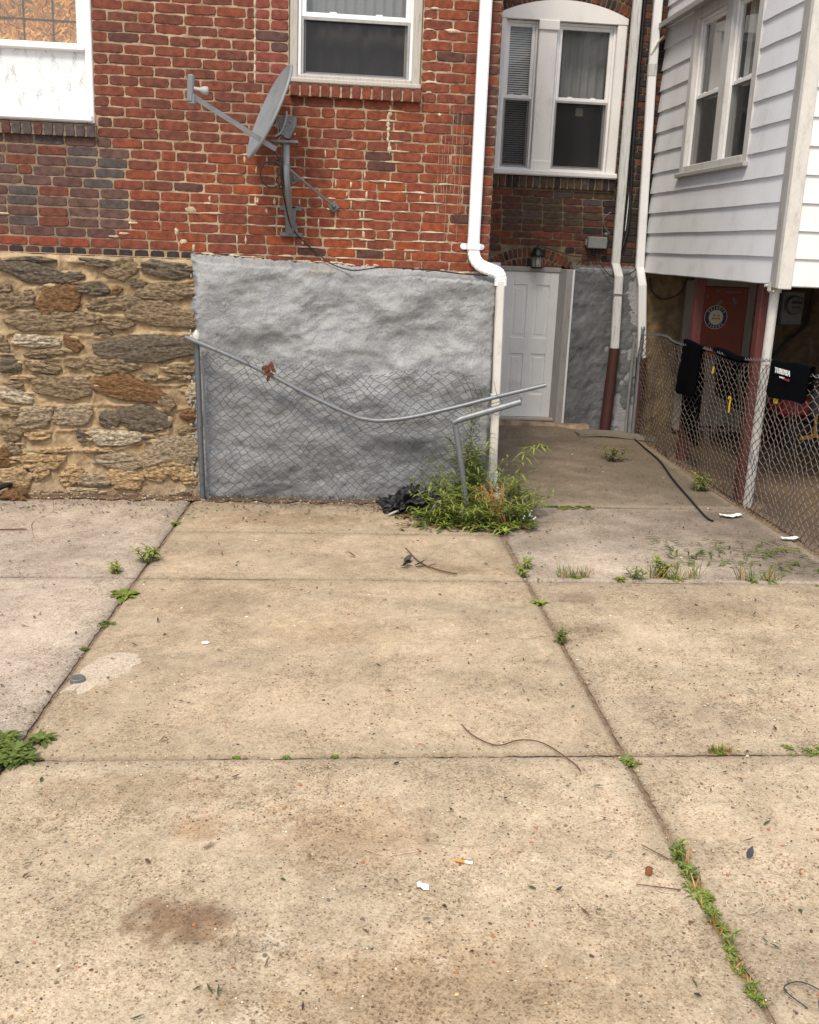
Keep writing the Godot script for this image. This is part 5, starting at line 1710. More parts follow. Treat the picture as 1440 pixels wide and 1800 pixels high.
func mat_cloth(z0: float, z1: float, top: float, fx: float, front: float, back: float, slant_f: float, slant_b: float) -> MB:
	# a thick sheet folded over the fence: front side hangs at -x, back side at +x
	var b := MB.new()
	var prof := []
	for k in 9:
		prof.append([-0.014, lerpf(-front, -0.02, k / 8.0), 0])
	for k in 7:
		var a := PI * (1.0 - k / 6.0)
		prof.append([cos(a) * 0.015, sin(a) * 0.012 - 0.006, 1])
	for k in 9:
		prof.append([0.016, lerpf(-0.02, -back, k / 8.0), 2])
	for side in 2:
		var th := 0.0045 if side == 0 else -0.0045
		b.grid(14, prof.size() - 1, func(u: float, v: float) -> Vector3:
			var q: Array = prof[int(round(v * (prof.size() - 1)))]
			var z := lerpf(z0, z1, u)
			var y: float = q[1]
			var ends := minf(u, 1.0 - u) * absf(z1 - z0)
			if q[2] == 0:
				var f := -y / front
				y -= slant_f * (u - 0.5) * f
				var cr := smoothstep(0.05, 0.0, ends) * smoothstep(0.8, 1.0, f) * 0.03
				y += cr
			elif q[2] == 2:
				var f := -y / back
				y -= slant_b * (u - 0.5) * f
				y += smoothstep(0.05, 0.0, ends) * smoothstep(0.8, 1.0, f) * 0.03
			var n := Vector3(signf(q[0]) * th, 0, 0) if q[2] != 1 else Vector3(q[0], sin(PI * 0.5) * 0.01, 0).normalized() * th
			var hang := clampf(-y / 0.3, 0.0, 1.2)
			return Vector3(fx + q[0] + 0.022 * hang * n1.get_noise_2d(z * 2.2 + fx, y * 1.5) + (0.02 * hang if q[2] == 2 else -0.012 * hang), top + y + 0.012 * sin(z * 8.0 + 1.0), z + 0.01 * hang * n1.get_noise_2d(y * 3.0, z)) + n, null, side == 1)
	return b

func mats() -> void:
	var o := thing("hanging_mat", "long black carpet mat folded over the fence beside the farther red post", "mat", Vector3(SX, 0.25, -1.33))
	part(mat_cloth(-1.56, -1.10, 1.165, SX + 0.0, 0.48, 0.88, -0.06, 0.08), "cloth", M.felt, o)
	o = thing("hanging_mat", "black mat with two yellow tags, seen through the mesh left of the white pole", "mat", Vector3(SX, 0.7, -0.5))
	part(mat_cloth(-0.86, -0.2, 1.16, SX + 0.012, 0.03, 0.43, 0.0, 0.05), "cloth", M.felt, o)
	for q in [[-0.82, 0.98, 0.03, 0.07], [-0.40, 0.80, 0.05, 0.025], [-0.385, 0.74, 0.025, 0.12]]:
		var b := MB.new()
		b.box(Vector3(SX + 0.0, q[1], q[0]), Vector3(0.003, q[3], q[2]))
		part(b, "tag", M.yellow_tag, o)
	o = thing("hanging_mat", "black mat lettered TUNDRA folded over the fence, right of the white pole", "mat", Vector3(SX, 0.93, 0.67))
	part(mat_cloth(0.36, 0.98, 1.205, SX - 0.01, 0.265, 0.2, 0.0, 0.0), "cloth", M.felt, o)
	var t := Basis(Vector3(0, 0, 1), Vector3(0, 1, 0), Vector3(-1, 0, 0))
	var tm := TextMesh.new()
	tm.text = "TUNDRA"
	tm.font = font(true)
	tm.font_size = 32
	tm.pixel_size = 0.0017
	tm.depth = 0.004
	put(tm, "lettering", M.print_white, o, Transform3D(t * Basis.from_scale(Vector3(1.15, 1, 1)), Vector3(SX - 0.042, 1.135, 0.585)))
	var b := MB.new()
	b.box(Vector3(SX - 0.042, 1.094, 0.59), Vector3(0.003, 0.010, 0.08), 0.0)
	part(b, "underline", M.print_white, o)
	b = MB.new()
	b.box(Vector3(SX - 0.042, 1.088, 0.67), Vector3(0.003, 0.012, 0.09), 0.0)
	part(b, "underline", M.print_red, o)
	b = MB.new()
	b.box(Vector3(SX - 0.012, 0.915, 0.475), Vector3(0.003, 0.055, 0.065))
	part(b, "tag", M.yellow_tag, o)

# ---------------------------------------------------------------- things on the walls
func pipe_profile(w: float, d: float) -> Array:
	var q := []
	for k in 20:
		var a := TAU * k / 20.0
		var ca := cos(a); var sa := sin(a)
		var r := pow(pow(absf(ca), 4.0) + pow(absf(sa), 4.0), -0.25)
		var x := ca * r; var y := sa * r
		if absf(sa) > 0.9: r *= 0.90
		q.append(Vector2(ca * r * w / 2.0, sa * r * d / 2.0))
	return q

func downspouts() -> void:
	var o := thing("downspout", "white corrugated downspout with an elbow at the corner of the red brick wall", "downspout", Vector3(1.4, 0, 0.1))
	var b := MB.new()
	b.sweep([Vector3(1.178, 6.6, 0.055), Vector3(1.186, 1.97, 0.055)], pipe_profile(0.088, 0.066), [Vector3.RIGHT])
	part(b, "pipe", M.white_metal, o)
	b = MB.new()
	var path := curve([Vector3(1.186, 1.99, 0.055), Vector3(1.188, 1.91, 0.056), Vector3(1.20, 1.85, 0.07), Vector3(1.235, 1.805, 0.09), Vector3(1.29, 1.78, 0.115), Vector3(1.34, 1.765, 0.125), Vector3(1.375, 1.745, 0.128), Vector3(1.39, 1.71, 0.128), Vector3(1.392, 1.66, 0.127)], 4)
	var sc := []
	var side := []
	for k in path.size():
		sc.append(1.0 + (0.035 if k % 2 == 0 else -0.03) * (1.0 if k > 3 and k < path.size() - 4 else 0.0))
		side.append(Vector3(1, 0.6, 0) if k > 6 and k < 26 else Vector3.RIGHT)
	for k in path.size():   # the flat side keeps square to the bend
		var d: Vector3 = (path[mini(k + 1, path.size() - 1)] - path[maxi(k - 1, 0)]).normalized()
		side[k] = Vector3(0, 0, 1).cross(d)
		side[k] = -side[k] if side[k].dot(Vector3(1, 1, 0)) < 0 else side[k]
	b.sweep(path, pipe_profile(0.09, 0.068), side, true, sc)
	part(b, "elbow", M.white_metal, o)
	b = MB.new()
	b.sweep([Vector3(1.392, 1.69, 0.127), Vector3(1.412, 0.72, 0.127), Vector3(1.420, 0.22, 0.127)], pipe_profile(0.062, 0.07), [Vector3.RIGHT])
	part(b, "lower_pipe", M.trim_cream, o)
	b = MB.new()
	b.sweep(curve([Vector3(1.420, 0.25, 0.127), Vector3(1.422, 0.14, 0.135), Vector3(1.45, 0.085, 0.22), Vector3(1.48, 0.065, 0.33)], 4), pipe_profile(0.08, 0.07), [Vector3.RIGHT])
	part(b, "shoe", M.white_metal, o)
	b = MB.new()
	b.box(Vector3(1.186, 1.932, 0.0905), Vector3(0.10, 0.042, 0.005), 0.002)
	for s in [-1.0, 1.0]:
		b.box(Vector3(1.186 + s * 0.047, 1.932, 0.05), Vector3(0.006, 0.042, 0.085), 0.002)
		b.lathe([[0.0, 0.006], [0.022, 0.005], [0.023, 0.0]], Transform3D(Basis(Vector3(1, 0, 0), PI / 2), Vector3(1.186 + s * 0.068, 1.932, 0.003)), 14)
		b.box(Vector3(1.186 + s * 0.06, 1.932, 0.006), Vector3(0.03, 0.044, 0.005), 0.002)
	part(b, "bracket", M.white_metal, o)
	b = MB.new()
	b.box(Vector3(1.405, 0.84, 0.128), Vector3(0.07, 0.025, 0.075), 0.004)
	part(b, "strap", M.worn_metal, o)
	# the two pipes on the rear wall
	o = thing("downspout", "worn white downspout over a thick brown iron pipe, right of the white door", "downspout", Vector3(3.19, 0, -2.86))
	b = MB.new()
	b.sweep([Vector3(3.125, 6.6, -2.92), Vector3(3.145, 1.83, -2.92), Vector3(3.165, 1.70, -2.83), Vector3(3.185, 0.95, -2.82)], pipe_profile(0.09, 0.065), [Vector3.RIGHT])
	part(b, "pipe", M.worn_metal, o)
	b = MB.new()
	b.tube([Vector3(3.185, 0.965, -2.82), Vector3(3.185, 0.955, -2.82), Vector3(3.175, 0.62, -2.82)], 0.055, 14)
	b.tube([Vector3(3.175, 0.63, -2.82), Vector3(3.155, 0.04, -2.82)], 0.058, 14)
	b.tube([Vector3(3.158, 0.09, -2.82), Vector3(3.155, 0.045, -2.82)], 0.07, 14)
	part(b, "iron_pipe", M.brown_iron, o)
	b = MB.new()
	b.box(Vector3(3.168, 1.52, -2.795), Vector3(0.13, 0.012, 0.02), 0.003)
	part(b, "strap", M.galvanised, o)
	o = thing("downspout", "white downspout with a taped joint at the edge of the clapboard bay", "downspout", Vector3(3.44, 0, -2.9))
	b = MB.new()
	b.sweep([Vector3(3.335, 6.6, -2.93), Vector3(3.35, 3.74, -2.93)], pipe_profile(0.088, 0.066), [Vector3.RIGHT])
	b.sweep([Vector3(3.35, 3.70, -2.935), Vector3(3.40, 1.80, -2.90), Vector3(3.43, 1.62, -2.85), Vector3(3.50, 0.86, -2.86)], pipe_profile(0.088, 0.066), [Vector3.RIGHT])
	part(b, "pipe", M.white_metal, o)
	b = MB.new()
	b.sweep([Vector3(3.349, 3.77, -2.93), Vector3(3.351, 3.66, -2.933)], pipe_profile(0.094, 0.072), [Vector3.RIGHT])
	part(b, "joint", M.worn_metal, o)
	b = MB.new()
	b.tube([Vector3(3.50, 0.87, -2.86), Vector3(3.52, 0.05, -2.86)], 0.055, 14)
	part(b, "iron_pipe", M.brown_iron, o)
	b = MB.new()
	b.tube([Vector3(3.40, 1.1, -2.86), Vector3(3.40, 0.05, -2.86)], 0.016, 8)
	solo(b, "grey_conduit", M.box_grey, "thin grey conduit between the brown pipe and the fence post", "conduit")

func dish() -> void:
	var o := thing("satellite_dish", "grey satellite dish on a bracket mast bolted to the red brick wall", "satellite dish", Vector3(-0.17, 1.95, 0.05))
	# the reflector faces left, up and a little out
	var right: Vector3 = eye.basis.x; var up: Vector3 = eye.basis.y; var back: Vector3 = eye.basis.z
	var nn := Vector3(-0.87, 0.39, 0.25).normalized()
	var major := Vector3(0.50, 0.86, 0.08)
	major = (major - nn * major.dot(nn)).normalized()
	var minor := nn.cross(major).normalized()
	var c := Vector3(-0.275, 2.835, 0.33)
	var bs := Basis(minor, major, nn)
	var rim := func(a: float) -> float: return (1.0 - 0.24 * sin(a)) * (1.0 if cos(a) > 0.0 else lerpf(1.0, 0.72, -cos(a)))
	var A := 0.31
	var B := 0.325
	var b := MB.new()
	var back_b := MB.new()
	for side in 2:
		var q := b if side == 0 else back_b
		var base := q.v.size()
		var rn := 10
		var sn := 40
		for j in rn + 1:
			var f := float(j) / rn
			for k in sn:
				var a := TAU * k / sn
				var e := 1.0
				var rr := rim.call(a) as float
				q.p(c + bs * Vector3(cos(a) * A * f * rr, sin(a) * B * f * rr, 0.045 * (f * f - 1.0) - (0.004 if side == 1 else 0.0)) * e)
		for j in rn:
			for k in sn:
				var k2 := (k + 1) % sn
				q.quad(base + j * sn + k, base + (j + 1) * sn + k, base + (j + 1) * sn + k2, base + j * sn + k2)
		if side == 1:   # rolled lip
			var ring := []
			for k in sn + 1:
				var a := TAU * k / sn
				var rr := rim.call(a) as float
				ring.append(c + bs * Vector3(cos(a) * (A + 0.004) * rr, sin(a) * (B + 0.004) * rr, -0.009))
			q.tube(ring, 0.011, 6, false)
	var refl := part(b, "reflector", M.dish_grey, o)
	part(back_b, "rim", M.dish_back, refl)
	# feed arm and receiver
	var foot := Vector3(-0.29, 2.535, 0.42)
	var tip := Vector3(-0.785, 2.80, 0.62)
	b = MB.new()
	b.sweep([foot + Vector3(0.03, -0.016, -0.012), foot, tip], [Vector2(-0.016, -0.02), Vector2(0.016, -0.02), Vector2(0.016, 0.02), Vector2(-0.016, 0.02)], [Vector3(0.5, 0.85, 0)])
	part(b, "feed_arm", M.dish_back, o)
	b = MB.new()
	b.box(tip + Vector3(-0.012, 0.045, 0.0), Vector3(0.04, 0.17, 0.06), 0.012, Basis(Vector3(0, 0, 1), -0.05))
	b.box(tip + Vector3(-0.005, -0.02, 0.0), Vector3(0.05, 0.07, 0.05), 0.01)
	part(b, "receiver", M.lnb_grey, o)
	b = MB.new()
	var hb := Basis(Vector3(0, 0, 1), -PI / 2 - 0.12)
	b.lathe([[0.013, 0.0], [0.013, 0.04], [0.022, 0.05], [0.027, 0.07], [0.027, 0.085], [0.02, 0.092], [0.0, 0.094]], Transform3D(hb, tip + Vector3(0.01, 0.045, 0.01)), 14)
	part(b, "feed_horn", M.trim_grey, o)
	# head, mast, foot, struts
	b = MB.new()
	b.sweep(curve([Vector3(-0.26, 2.60, 0.36), Vector3(-0.22, 2.63, 0.36), Vector3(-0.195, 2.69, 0.365), Vector3(-0.19, 2.76, 0.36)], 5), [Vector2(-0.006, -0.06), Vector2(0.006, -0.06), Vector2(0.006, 0.06), Vector2(-0.006, 0.06)], [Vector3(0.5, -0.5, 0)])
	part(b, "yoke", M.dish_back, o)
	b = MB.new()
	b.sweep([Vector3(-0.205, 2.655, 0.29), Vector3(-0.205, 2.655, 0.40)], [Vector2(-0.06, -0.075), Vector2(0.085, -0.075), Vector2(0.085, -0.03), Vector2(0.04, 0.065), Vector2(0.01, 0.06), Vector2(-0.04, -0.02)], [Vector3.RIGHT])
	b.box(Vector3(-0.20, 2.572, 0.345), Vector3(0.19, 0.018, 0.13), 0.004)
	var head := part(b, "head_bracket", M.bracket_grey, o)
	for q in [[-0.25, 2.66], [-0.19, 2.68], [-0.215, 2.62], [-0.13, 2.62], [-0.16, 2.7]]:
		b = MB.new()
		b.lathe([[0.0, 0.012], [0.009, 0.012], [0.009, 0.0]], Transform3D(Basis(Vector3(1, 0, 0), PI / 2), Vector3(q[0], q[1], 0.40)), 6)
		part(b, "bolt", M.galvanised, head)
	b = MB.new()
	b.tube([Vector3(-0.193, 2.57, 0.345), Vector3(-0.19, 2.38, 0.345)], 0.026, 14)
	b.tube(curve([Vector3(-0.19, 2.43, 0.345), Vector3(-0.19, 2.36, 0.345), Vector3(-0.184, 2.27, 0.32), Vector3(-0.176, 2.16, 0.23), Vector3(-0.168, 2.06, 0.12), Vector3(-0.160, 1.99, 0.05)], 5), 0.03, 14)
	b.box(Vector3(-0.178, 2.49, 0.374), Vector3(0.026, 0.13, 0.006), 0.002)
	part(b, "mast", M.galvanised, o)
	b = MB.new()
	b.box(Vector3(-0.16, 2.15, 0.01), Vector3(0.16, 0.034, 0.014), 0.005)
	b.box(Vector3(-0.16, 2.07, 0.01), Vector3(0.075, 0.19, 0.014), 0.005)
	b.box(Vector3(-0.155, 2.0, 0.028), Vector3(0.08, 0.1, 0.05), 0.008)
	b.box(Vector3(-0.155, 1.965, 0.02), Vector3(0.165, 0.032, 0.036), 0.006)
	part(b, "foot_plate", M.bracket_grey, o)
	for q in [[Vector3(0.15, 2.175, 0.012)], [Vector3(-0.14, 2.355, 0.012)]]:
		b = MB.new()
		var p: Vector3 = q[0]
		var st := Vector3(-0.165, 2.395, 0.345)
		b.tube([st, p + Vector3(-0.01, 0.008, 0.03)], 0.0095, 8)
		part(b, "strut", M.galvanised, o)
		b = MB.new()
		b.box(p, Vector3(0.062, 0.062, 0.012), 0.006, Basis(Vector3(0, 0, 1), PI / 4 - 0.15))
		b.lathe([[0.0, 0.03], [0.014, 0.028], [0.016, 0.0]], Transform3D(Basis(Vector3(1, 0, 0), PI / 2), p + Vector3(0, 0, 0.004)), 10)
		part(b, "strut_plate", M.bracket_grey, o)
	# cable: from the arm in loops round the mast, down the wall and along the stucco
	b = MB.new()
	var loop := [Vector3(-0.30, 2.54, 0.40), Vector3(-0.235, 2.46, 0.38)]
	for k in 14:
		var a := -0.9 + TAU * k / 12.0
		loop.append(Vector3(-0.285 + 0.075 * sin(a + 1.2), 2.355 + 0.085 * cos(a + 1.2), 0.36 + 0.004 * k))
	loop += [Vector3(-0.215, 2.30, 0.37), Vector3(-0.20, 2.2, 0.31), Vector3(-0.165, 2.05, 0.16), Vector3(-0.13, 1.985, 0.06), Vector3(-0.04, 1.9, 0.015), Vector3(0.05, 1.83, 0.02), Vector3(0.15, 1.765, 0.06), Vector3(0.26, 1.735, 0.12), Vector3(0.33, 1.732, 0.135), Vector3(0.5, 1.758, 0.13), Vector3(0.7, 1.758, 0.13), Vector3(0.9, 1.752, 0.13), Vector3(1.1, 1.735, 0.13), Vector3(1.30, 1.73, 0.10)]
	b.tube(curve(loop, 5), 0.0052, 6)
	b.tube(curve([Vector3(-0.235, 2.46, 0.38), Vector3(-0.22, 2.38, 0.395), Vector3(-0.25, 2.32, 0.38), Vector3(-0.205, 2.26, 0.36), Vector3(-0.215, 2.44, 0.385), Vector3(-0.23, 2.48, 0.38)], 6), 0.005, 6)
	solo(b, "dish_cable", M.black_rubber, "black cable looping from the satellite dish down and along the stucco's top", "cable")

func wall_fittings() -> void:
	var z := -3.0
	var o := thing("wall_lantern", "black wall lantern with a clear bulb under the brick arch above the white door", "lantern", Vector3(2.31, 1.75, z + 0.1))
	var b := MB.new()
	b.lathe([[0.0, 0.09], [0.02, 0.085], [0.055, 0.06], [0.075, 0.02], [0.078, 0.0], [0.06, 0.0]], Transform3D(Basis(), Vector3(2.31, 1.865, z + 0.12)), 16)
	b.box(Vector3(2.31, 1.925, z + 0.03), Vector3(0.06, 0.07, 0.04), 0.01)
	b.tube(curve([Vector3(2.31, 1.93, z + 0.04), Vector3(2.31, 1.965, z + 0.1), Vector3(2.31, 1.935, z + 0.12)], 4), 0.012, 8)
	for k in 6:
		var a := TAU * k / 6.0
		b.box(Vector3(2.31 + cos(a) * 0.062, 1.812, z + 0.12 + sin(a) * 0.062), Vector3(0.006, 0.11, 0.006))
	b.lathe([[0.0, -0.012], [0.06, -0.01], [0.066, 0.0], [0.066, 0.008], [0.0, 0.01]], Transform3D(Basis(), Vector3(2.31, 1.757, z + 0.12)), 16)
	part(b, "housing", M.black_paint, o)
	b = MB.new()
	b.lathe([[0.057, 0.0], [0.059, 0.1]], Transform3D(Basis(), Vector3(2.31, 1.765, z + 0.12)), 14)
	part(b, "glass", M.lamp_glass, o)
	b = MB.new()
	b.lathe([[0.0, 0.0], [0.018, 0.012], [0.022, 0.03], [0.013, 0.055], [0.012, 0.075], [0.0, 0.08]], Transform3D(Basis(), Vector3(2.31, 1.775, z + 0.12)), 12)
	part(b, "bulb", M.sticker_cream, o)
	o = thing("junction_box", "grey metal junction box on the brick beside the worn downspout", "junction box", Vector3(2.935, 1.97, z + 0.05))
	b = MB.new()
	b.box(Vector3(2.935, 2.03, z + 0.05), Vector3(0.2, 0.118, 0.09), 0.008)
	part(b, "cover", M.box_grey, o)
	b = MB.new()
	b.box(Vector3(2.935, 2.03, z + 0.03), Vector3(0.235, 0.06, 0.03), 0.004)
	part(b, "flange", M.box_grey, o)
	b = MB.new()
	b.tube(curve([Vector3(2.36, 1.97, z + 0.03), Vector3(2.5, 1.935, z + 0.03), Vector3(2.68, 1.89, z + 0.03), Vector3(2.82, 1.885, z + 0.03), Vector3(2.92, 1.91, z + 0.03), Vector3(2.93, 1.97, z + 0.04)], 5), 0.004, 5)
	b.tube(curve([Vector3(2.93, 1.97, z + 0.05), Vector3(2.95, 1.88, z + 0.06), Vector3(3.02, 1.76, z + 0.14), Vector3(3.1, 1.70, z + 0.16), Vector3(3.25, 1.72, z + 0.15), Vector3(3.36, 1.78, z + 0.12), Vector3(3.4, 1.85, z + 0.05)], 5), 0.0055, 5)
	b.tube(curve([Vector3(2.9, 1.97, z + 0.05), Vector3(2.91, 1.88, z + 0.04), Vector3(2.78, 1.83, z + 0.05), Vector3(2.72, 1.80, z + 0.13)], 5), 0.004, 5)
	solo(b, "loose_wiring", M.black_rubber, "loose black wires strung between the lantern, junction box and downspouts", "wiring")
	b = MB.new()
	b.tube(curve([Vector3(3.215, 6.0, z + 0.03), Vector3(3.225, 4.0, z + 0.03), Vector3(3.235, 3.0, z + 0.035), Vector3(3.26, 2.3, z + 0.03), Vector3(3.22, 2.0, z + 0.04)], 6), 0.016, 7)
	solo(b, "black_cable", M.black_rubber, "black service cable running down the sooty brick between the two downspouts", "cable")
	b = MB.new()
	b.tube([Vector3(3.245, 2.62, z + 0.02), Vector3(3.237, 2.16, z + 0.02)], 0.005, 6)
	solo(b, "white_wire", M.print_white, "short straight white wire on the sooty brick right of the worn downspout", "wire")
	b = MB.new()
	b.tube(curve([Vector3(3.07, 2.12, z + 0.05), Vector3(3.0, 2.2, z + 0.05), Vector3(2.99, 2.28, z + 0.05), Vector3(3.06, 2.34, z + 0.05)], 5), 0.006, 6)
	b.lathe([[0.0, 0.03], [0.022, 0.028], [0.024, 0.0]], Transform3D(Basis(Vector3(1, 0, 0), PI / 2), Vector3(3.03, 2.115, z + 0.03)), 12)
	solo(b, "cable_socket", M.bracket_grey, "small round socket with a curl of cable above the junction box", "socket")
	b = MB.new()
	b.sweep(curve([Vector3(2.80, 0.075, -2.64), Vector3(3.1, 0.085, -2.66), Vector3(3.38, 0.075, -2.56), Vector3(3.62, 0.06, -2.5)], 5), [Vector2(-0.10, -0.017), Vector2(0.10, -0.017), Vector2(0.10, 0.017), Vector2(-0.10, 0.017)], [Vector3(0, 0, 1)])
	solo(b, "warped_plank", M.plank_wood, "warped grey plank lying at the foot of the brown iron pipe", "plank")
	b = MB.new()
	b.tube(curve([Vector3(3.38, 0.065, -2.5), Vector3(3.34, 0.06, -2.0), Vector3(3.30, 0.045, -1.4), Vector3(3.19, 0.03, -0.75), Vector3(3.09, 0.012, 0.0), Vector3(3.02, 0.008, 0.5), Vector3(3.03, 0.008, 0.62)], 6), 0.0075, 6)
	solo(b, "ground_cable", M.black_rubber, "black cable lying along the passage floor from the plank towards the front", "cable")

# ---------------------------------------------------------------- plants
func green(k: float) -> Color:   # from dark to yellow-green, with chance
	var a := lin(58, 78, 30).lerp(lin(140, 150, 62), k)
	var f := rng.randf_range(0.8, 1.2)
	return Color(a.r * f, a.g * f, a.b * f)

func stalk(lf: MB, st: MB, at: Vector3, dir: Vector3, h: float, leaves: int, ln: float, wd: float, tone: float, bend := 0.3, rough := 0.0) -> void:
	# one stem with lance-shaped leaves set round it
	var pts := []
	var side := Vector3(rng.randf_range(-1, 1), 0, rng.randf_range(-1, 1)).normalized()
	for k in 6:
		var f := k / 5.0
		pts.append(at + dir * h * f + side * bend * h * f * f * 0.6 - Vector3(0, bend * h * 0.25 * f * f, 0))
	st.col = lin(104, 110, 52) if rng.randf() < 0.7 else lin(132, 92, 54)
	st.tube(pts, [0.0028, 0.0026, 0.0023, 0.002, 0.0016, 0.001], 5, false)
	for k in leaves:
		var f := lerpf(0.12, 1.0, (k + rng.randf() * 0.6) / leaves)
		var i := mini(int(f * 5.0), 4)
		var p: Vector3 = (pts[i] as Vector3).lerp(pts[i + 1], clampf(f * 5.0 - i, 0.0, 1.0))
		var a := k * 2.4 + rng.randf_range(-0.4, 0.4)
		var d := Vector3(cos(a), rng.randf_range(0.15, 0.8), sin(a)).normalized()
		var s := lerpf(1.0, 0.55, absf(f - 0.55) * 1.6)
		lf.col = green(clampf(tone + 0.35 * f + rng.randf_range(-0.2, 0.2), 0.0, 1.0))
		lf.leaf(p, d, Vector3.UP, ln * s * rng.randf_range(0.75, 1.2), wd * rng.randf_range(0.8, 1.2), rng.randf_range(0.1, 0.7))

func rosette(lf: MB, at: Vector3, r: float, leaves: int, wd: float, tone: float, lift := 0.55) -> void:
	for k in leaves:
		var a := k * 2.4 + rng.randf_range(-0.3, 0.3)
		var f := float(k) / leaves
		var d := Vector3(cos(a), lerpf(0.18, 1.3, f) * lift, sin(a)).normalized()
		lf.col = green(clampf(tone + 0.3 * f + rng.randf_range(-0.15, 0.15), 0.0, 1.0))
		lf.leaf(at + Vector3(cos(a), 0, sin(a)) * r * 0.08 + Vector3(0, 0.004, 0), d, Vector3.UP, r * lerpf(1.1, 0.55, f) * rng.randf_range(0.8, 1.15), wd * rng.randf_range(0.8, 1.2), rng.randf_range(0.2, 0.6))

func blades(lf: MB, at: Vector3, spread: Vector2, n: int, h: float, tone: float, dry := 0.2) -> void:
	for k in n:
		var p := at + Vector3(rng.randf_range(-1, 1) * spread.x, 0.0, rng.randf_range(-1, 1) * spread.y)
		var d := Vector3(rng.randf_range(-0.6, 0.6), 1.0, rng.randf_range(-0.6, 0.6)).normalized()
		lf.col = green(clampf(tone + rng.randf_range(-0.25, 0.25), 0, 1)) if rng.randf() > dry else lin(178, 140, 84)
		lf.leaf(p, d, Vector3(rng.randf_range(-1, 1), 0.1, rng.randf_range(-1, 1)).normalized(), h * rng.randf_range(0.45, 1.1), 0.005, rng.randf_range(0.0, 0.5))

func weed(kind: String, x: float, z: float, s: float, label: String, sd: int, called := "weed", tone := 0.3) -> void:
	rng.seed = sd
	var y := ground_h(x, z) - 0.008
	var at := Vector3(x, y, z)
	var o := thing(called, label, "weed", at, "weeds in the concrete joints")
	var lf := MB.new()
	var st := MB.new()
	match kind:
		"rosette":
			for k in 3:
				rosette(lf, at + Vector3(rng.randf_range(-0.3, 0.3) * s, 0, rng.randf_range(-0.3, 0.3) * s), s * rng.randf_range(0.6, 0.9), 16, s * 0.24, tone)
		"broad":
			for k in 26:
				rosette(lf, at + Vector3(rng.randf_range(-0.75, 0.75) * s, 0.01, rng.randf_range(-0.5, 0.5) * s), s * 0.34, 20, s * 0.11, tone, 0.8)
		"sprig":
			for k in 5:
				stalk(lf, st, at + Vector3(rng.randf_range(-0.2, 0.2) * s, 0, rng.randf_range(-0.2, 0.2) * s), Vector3(rng.randf_range(-0.5, 0.5), 1, rng.randf_range(-0.5, 0.5)).normalized(), s * rng.randf_range(0.6, 1.0), 13, s * 0.42, s * 0.1, tone, 0.4)
		"grass":
			blades(lf, at, Vector2(s * 0.8, s * 0.12), 70, s * 0.75, tone, 0.25)
			for k in 3:
				rosette(lf, at + Vector3(rng.randf_range(-0.5, 0.5) * s, 0, 0.01), s * 0.3, 10, s * 0.07, tone)
		"mat":
			for k in 26:
				rosette(lf, at + Vector3(rng.randf_range(-1, 1) * s, 0, rng.randf_range(-0.35, 0.35) * s), s * 0.2, 9, s * 0.06, tone + rng.randf_range(-0.15, 0.2), 0.8)
		"strip":
			for k in 17:
				rosette(lf, at + Vector3(rng.randf_range(-0.16, 0.16) * s, 0, rng.randf_range(-1.1, 1.1) * s), s * rng.randf_range(0.14, 0.27), 14, s * 0.055, tone + rng.randf_range(-0.25, 0.2), 1.0)
			for k in 4:
				stalk(lf, st, at + Vector3(0, 0, rng.randf_range(-0.9, 0.9) * s), Vector3(rng.randf_range(-0.5, 0.5), 1, rng.randf_range(-0.4, 0.4)).normalized(), s * 0.5, 10, s * 0.22, s * 0.05, tone, 0.5)
			blades(lf, at, Vector2(s * 0.12, s * 0.8), 22, s * 0.5, tone, 0.7)
	part(lf, "leaves", M.leaf, o)
	if st.v.size() > 0:
		part(st, "stems", M.stem, o)

func white_flowers(o: Node, at: Vector3, sx: float, sz: float, n: int, h: float) -> void:
	var b := MB.new()
	for k in n:
		var p := at + Vector3(rng.randf_range(-sx, sx), h * rng.randf_range(0.5, 1.1), rng.randf_range(-sz, sz))
		b.blob(p, Vector3(0.009, 0.006, 0.009), n2, 0.4, 60.0, 6)
	part(b, "flowers", M.paper, o)

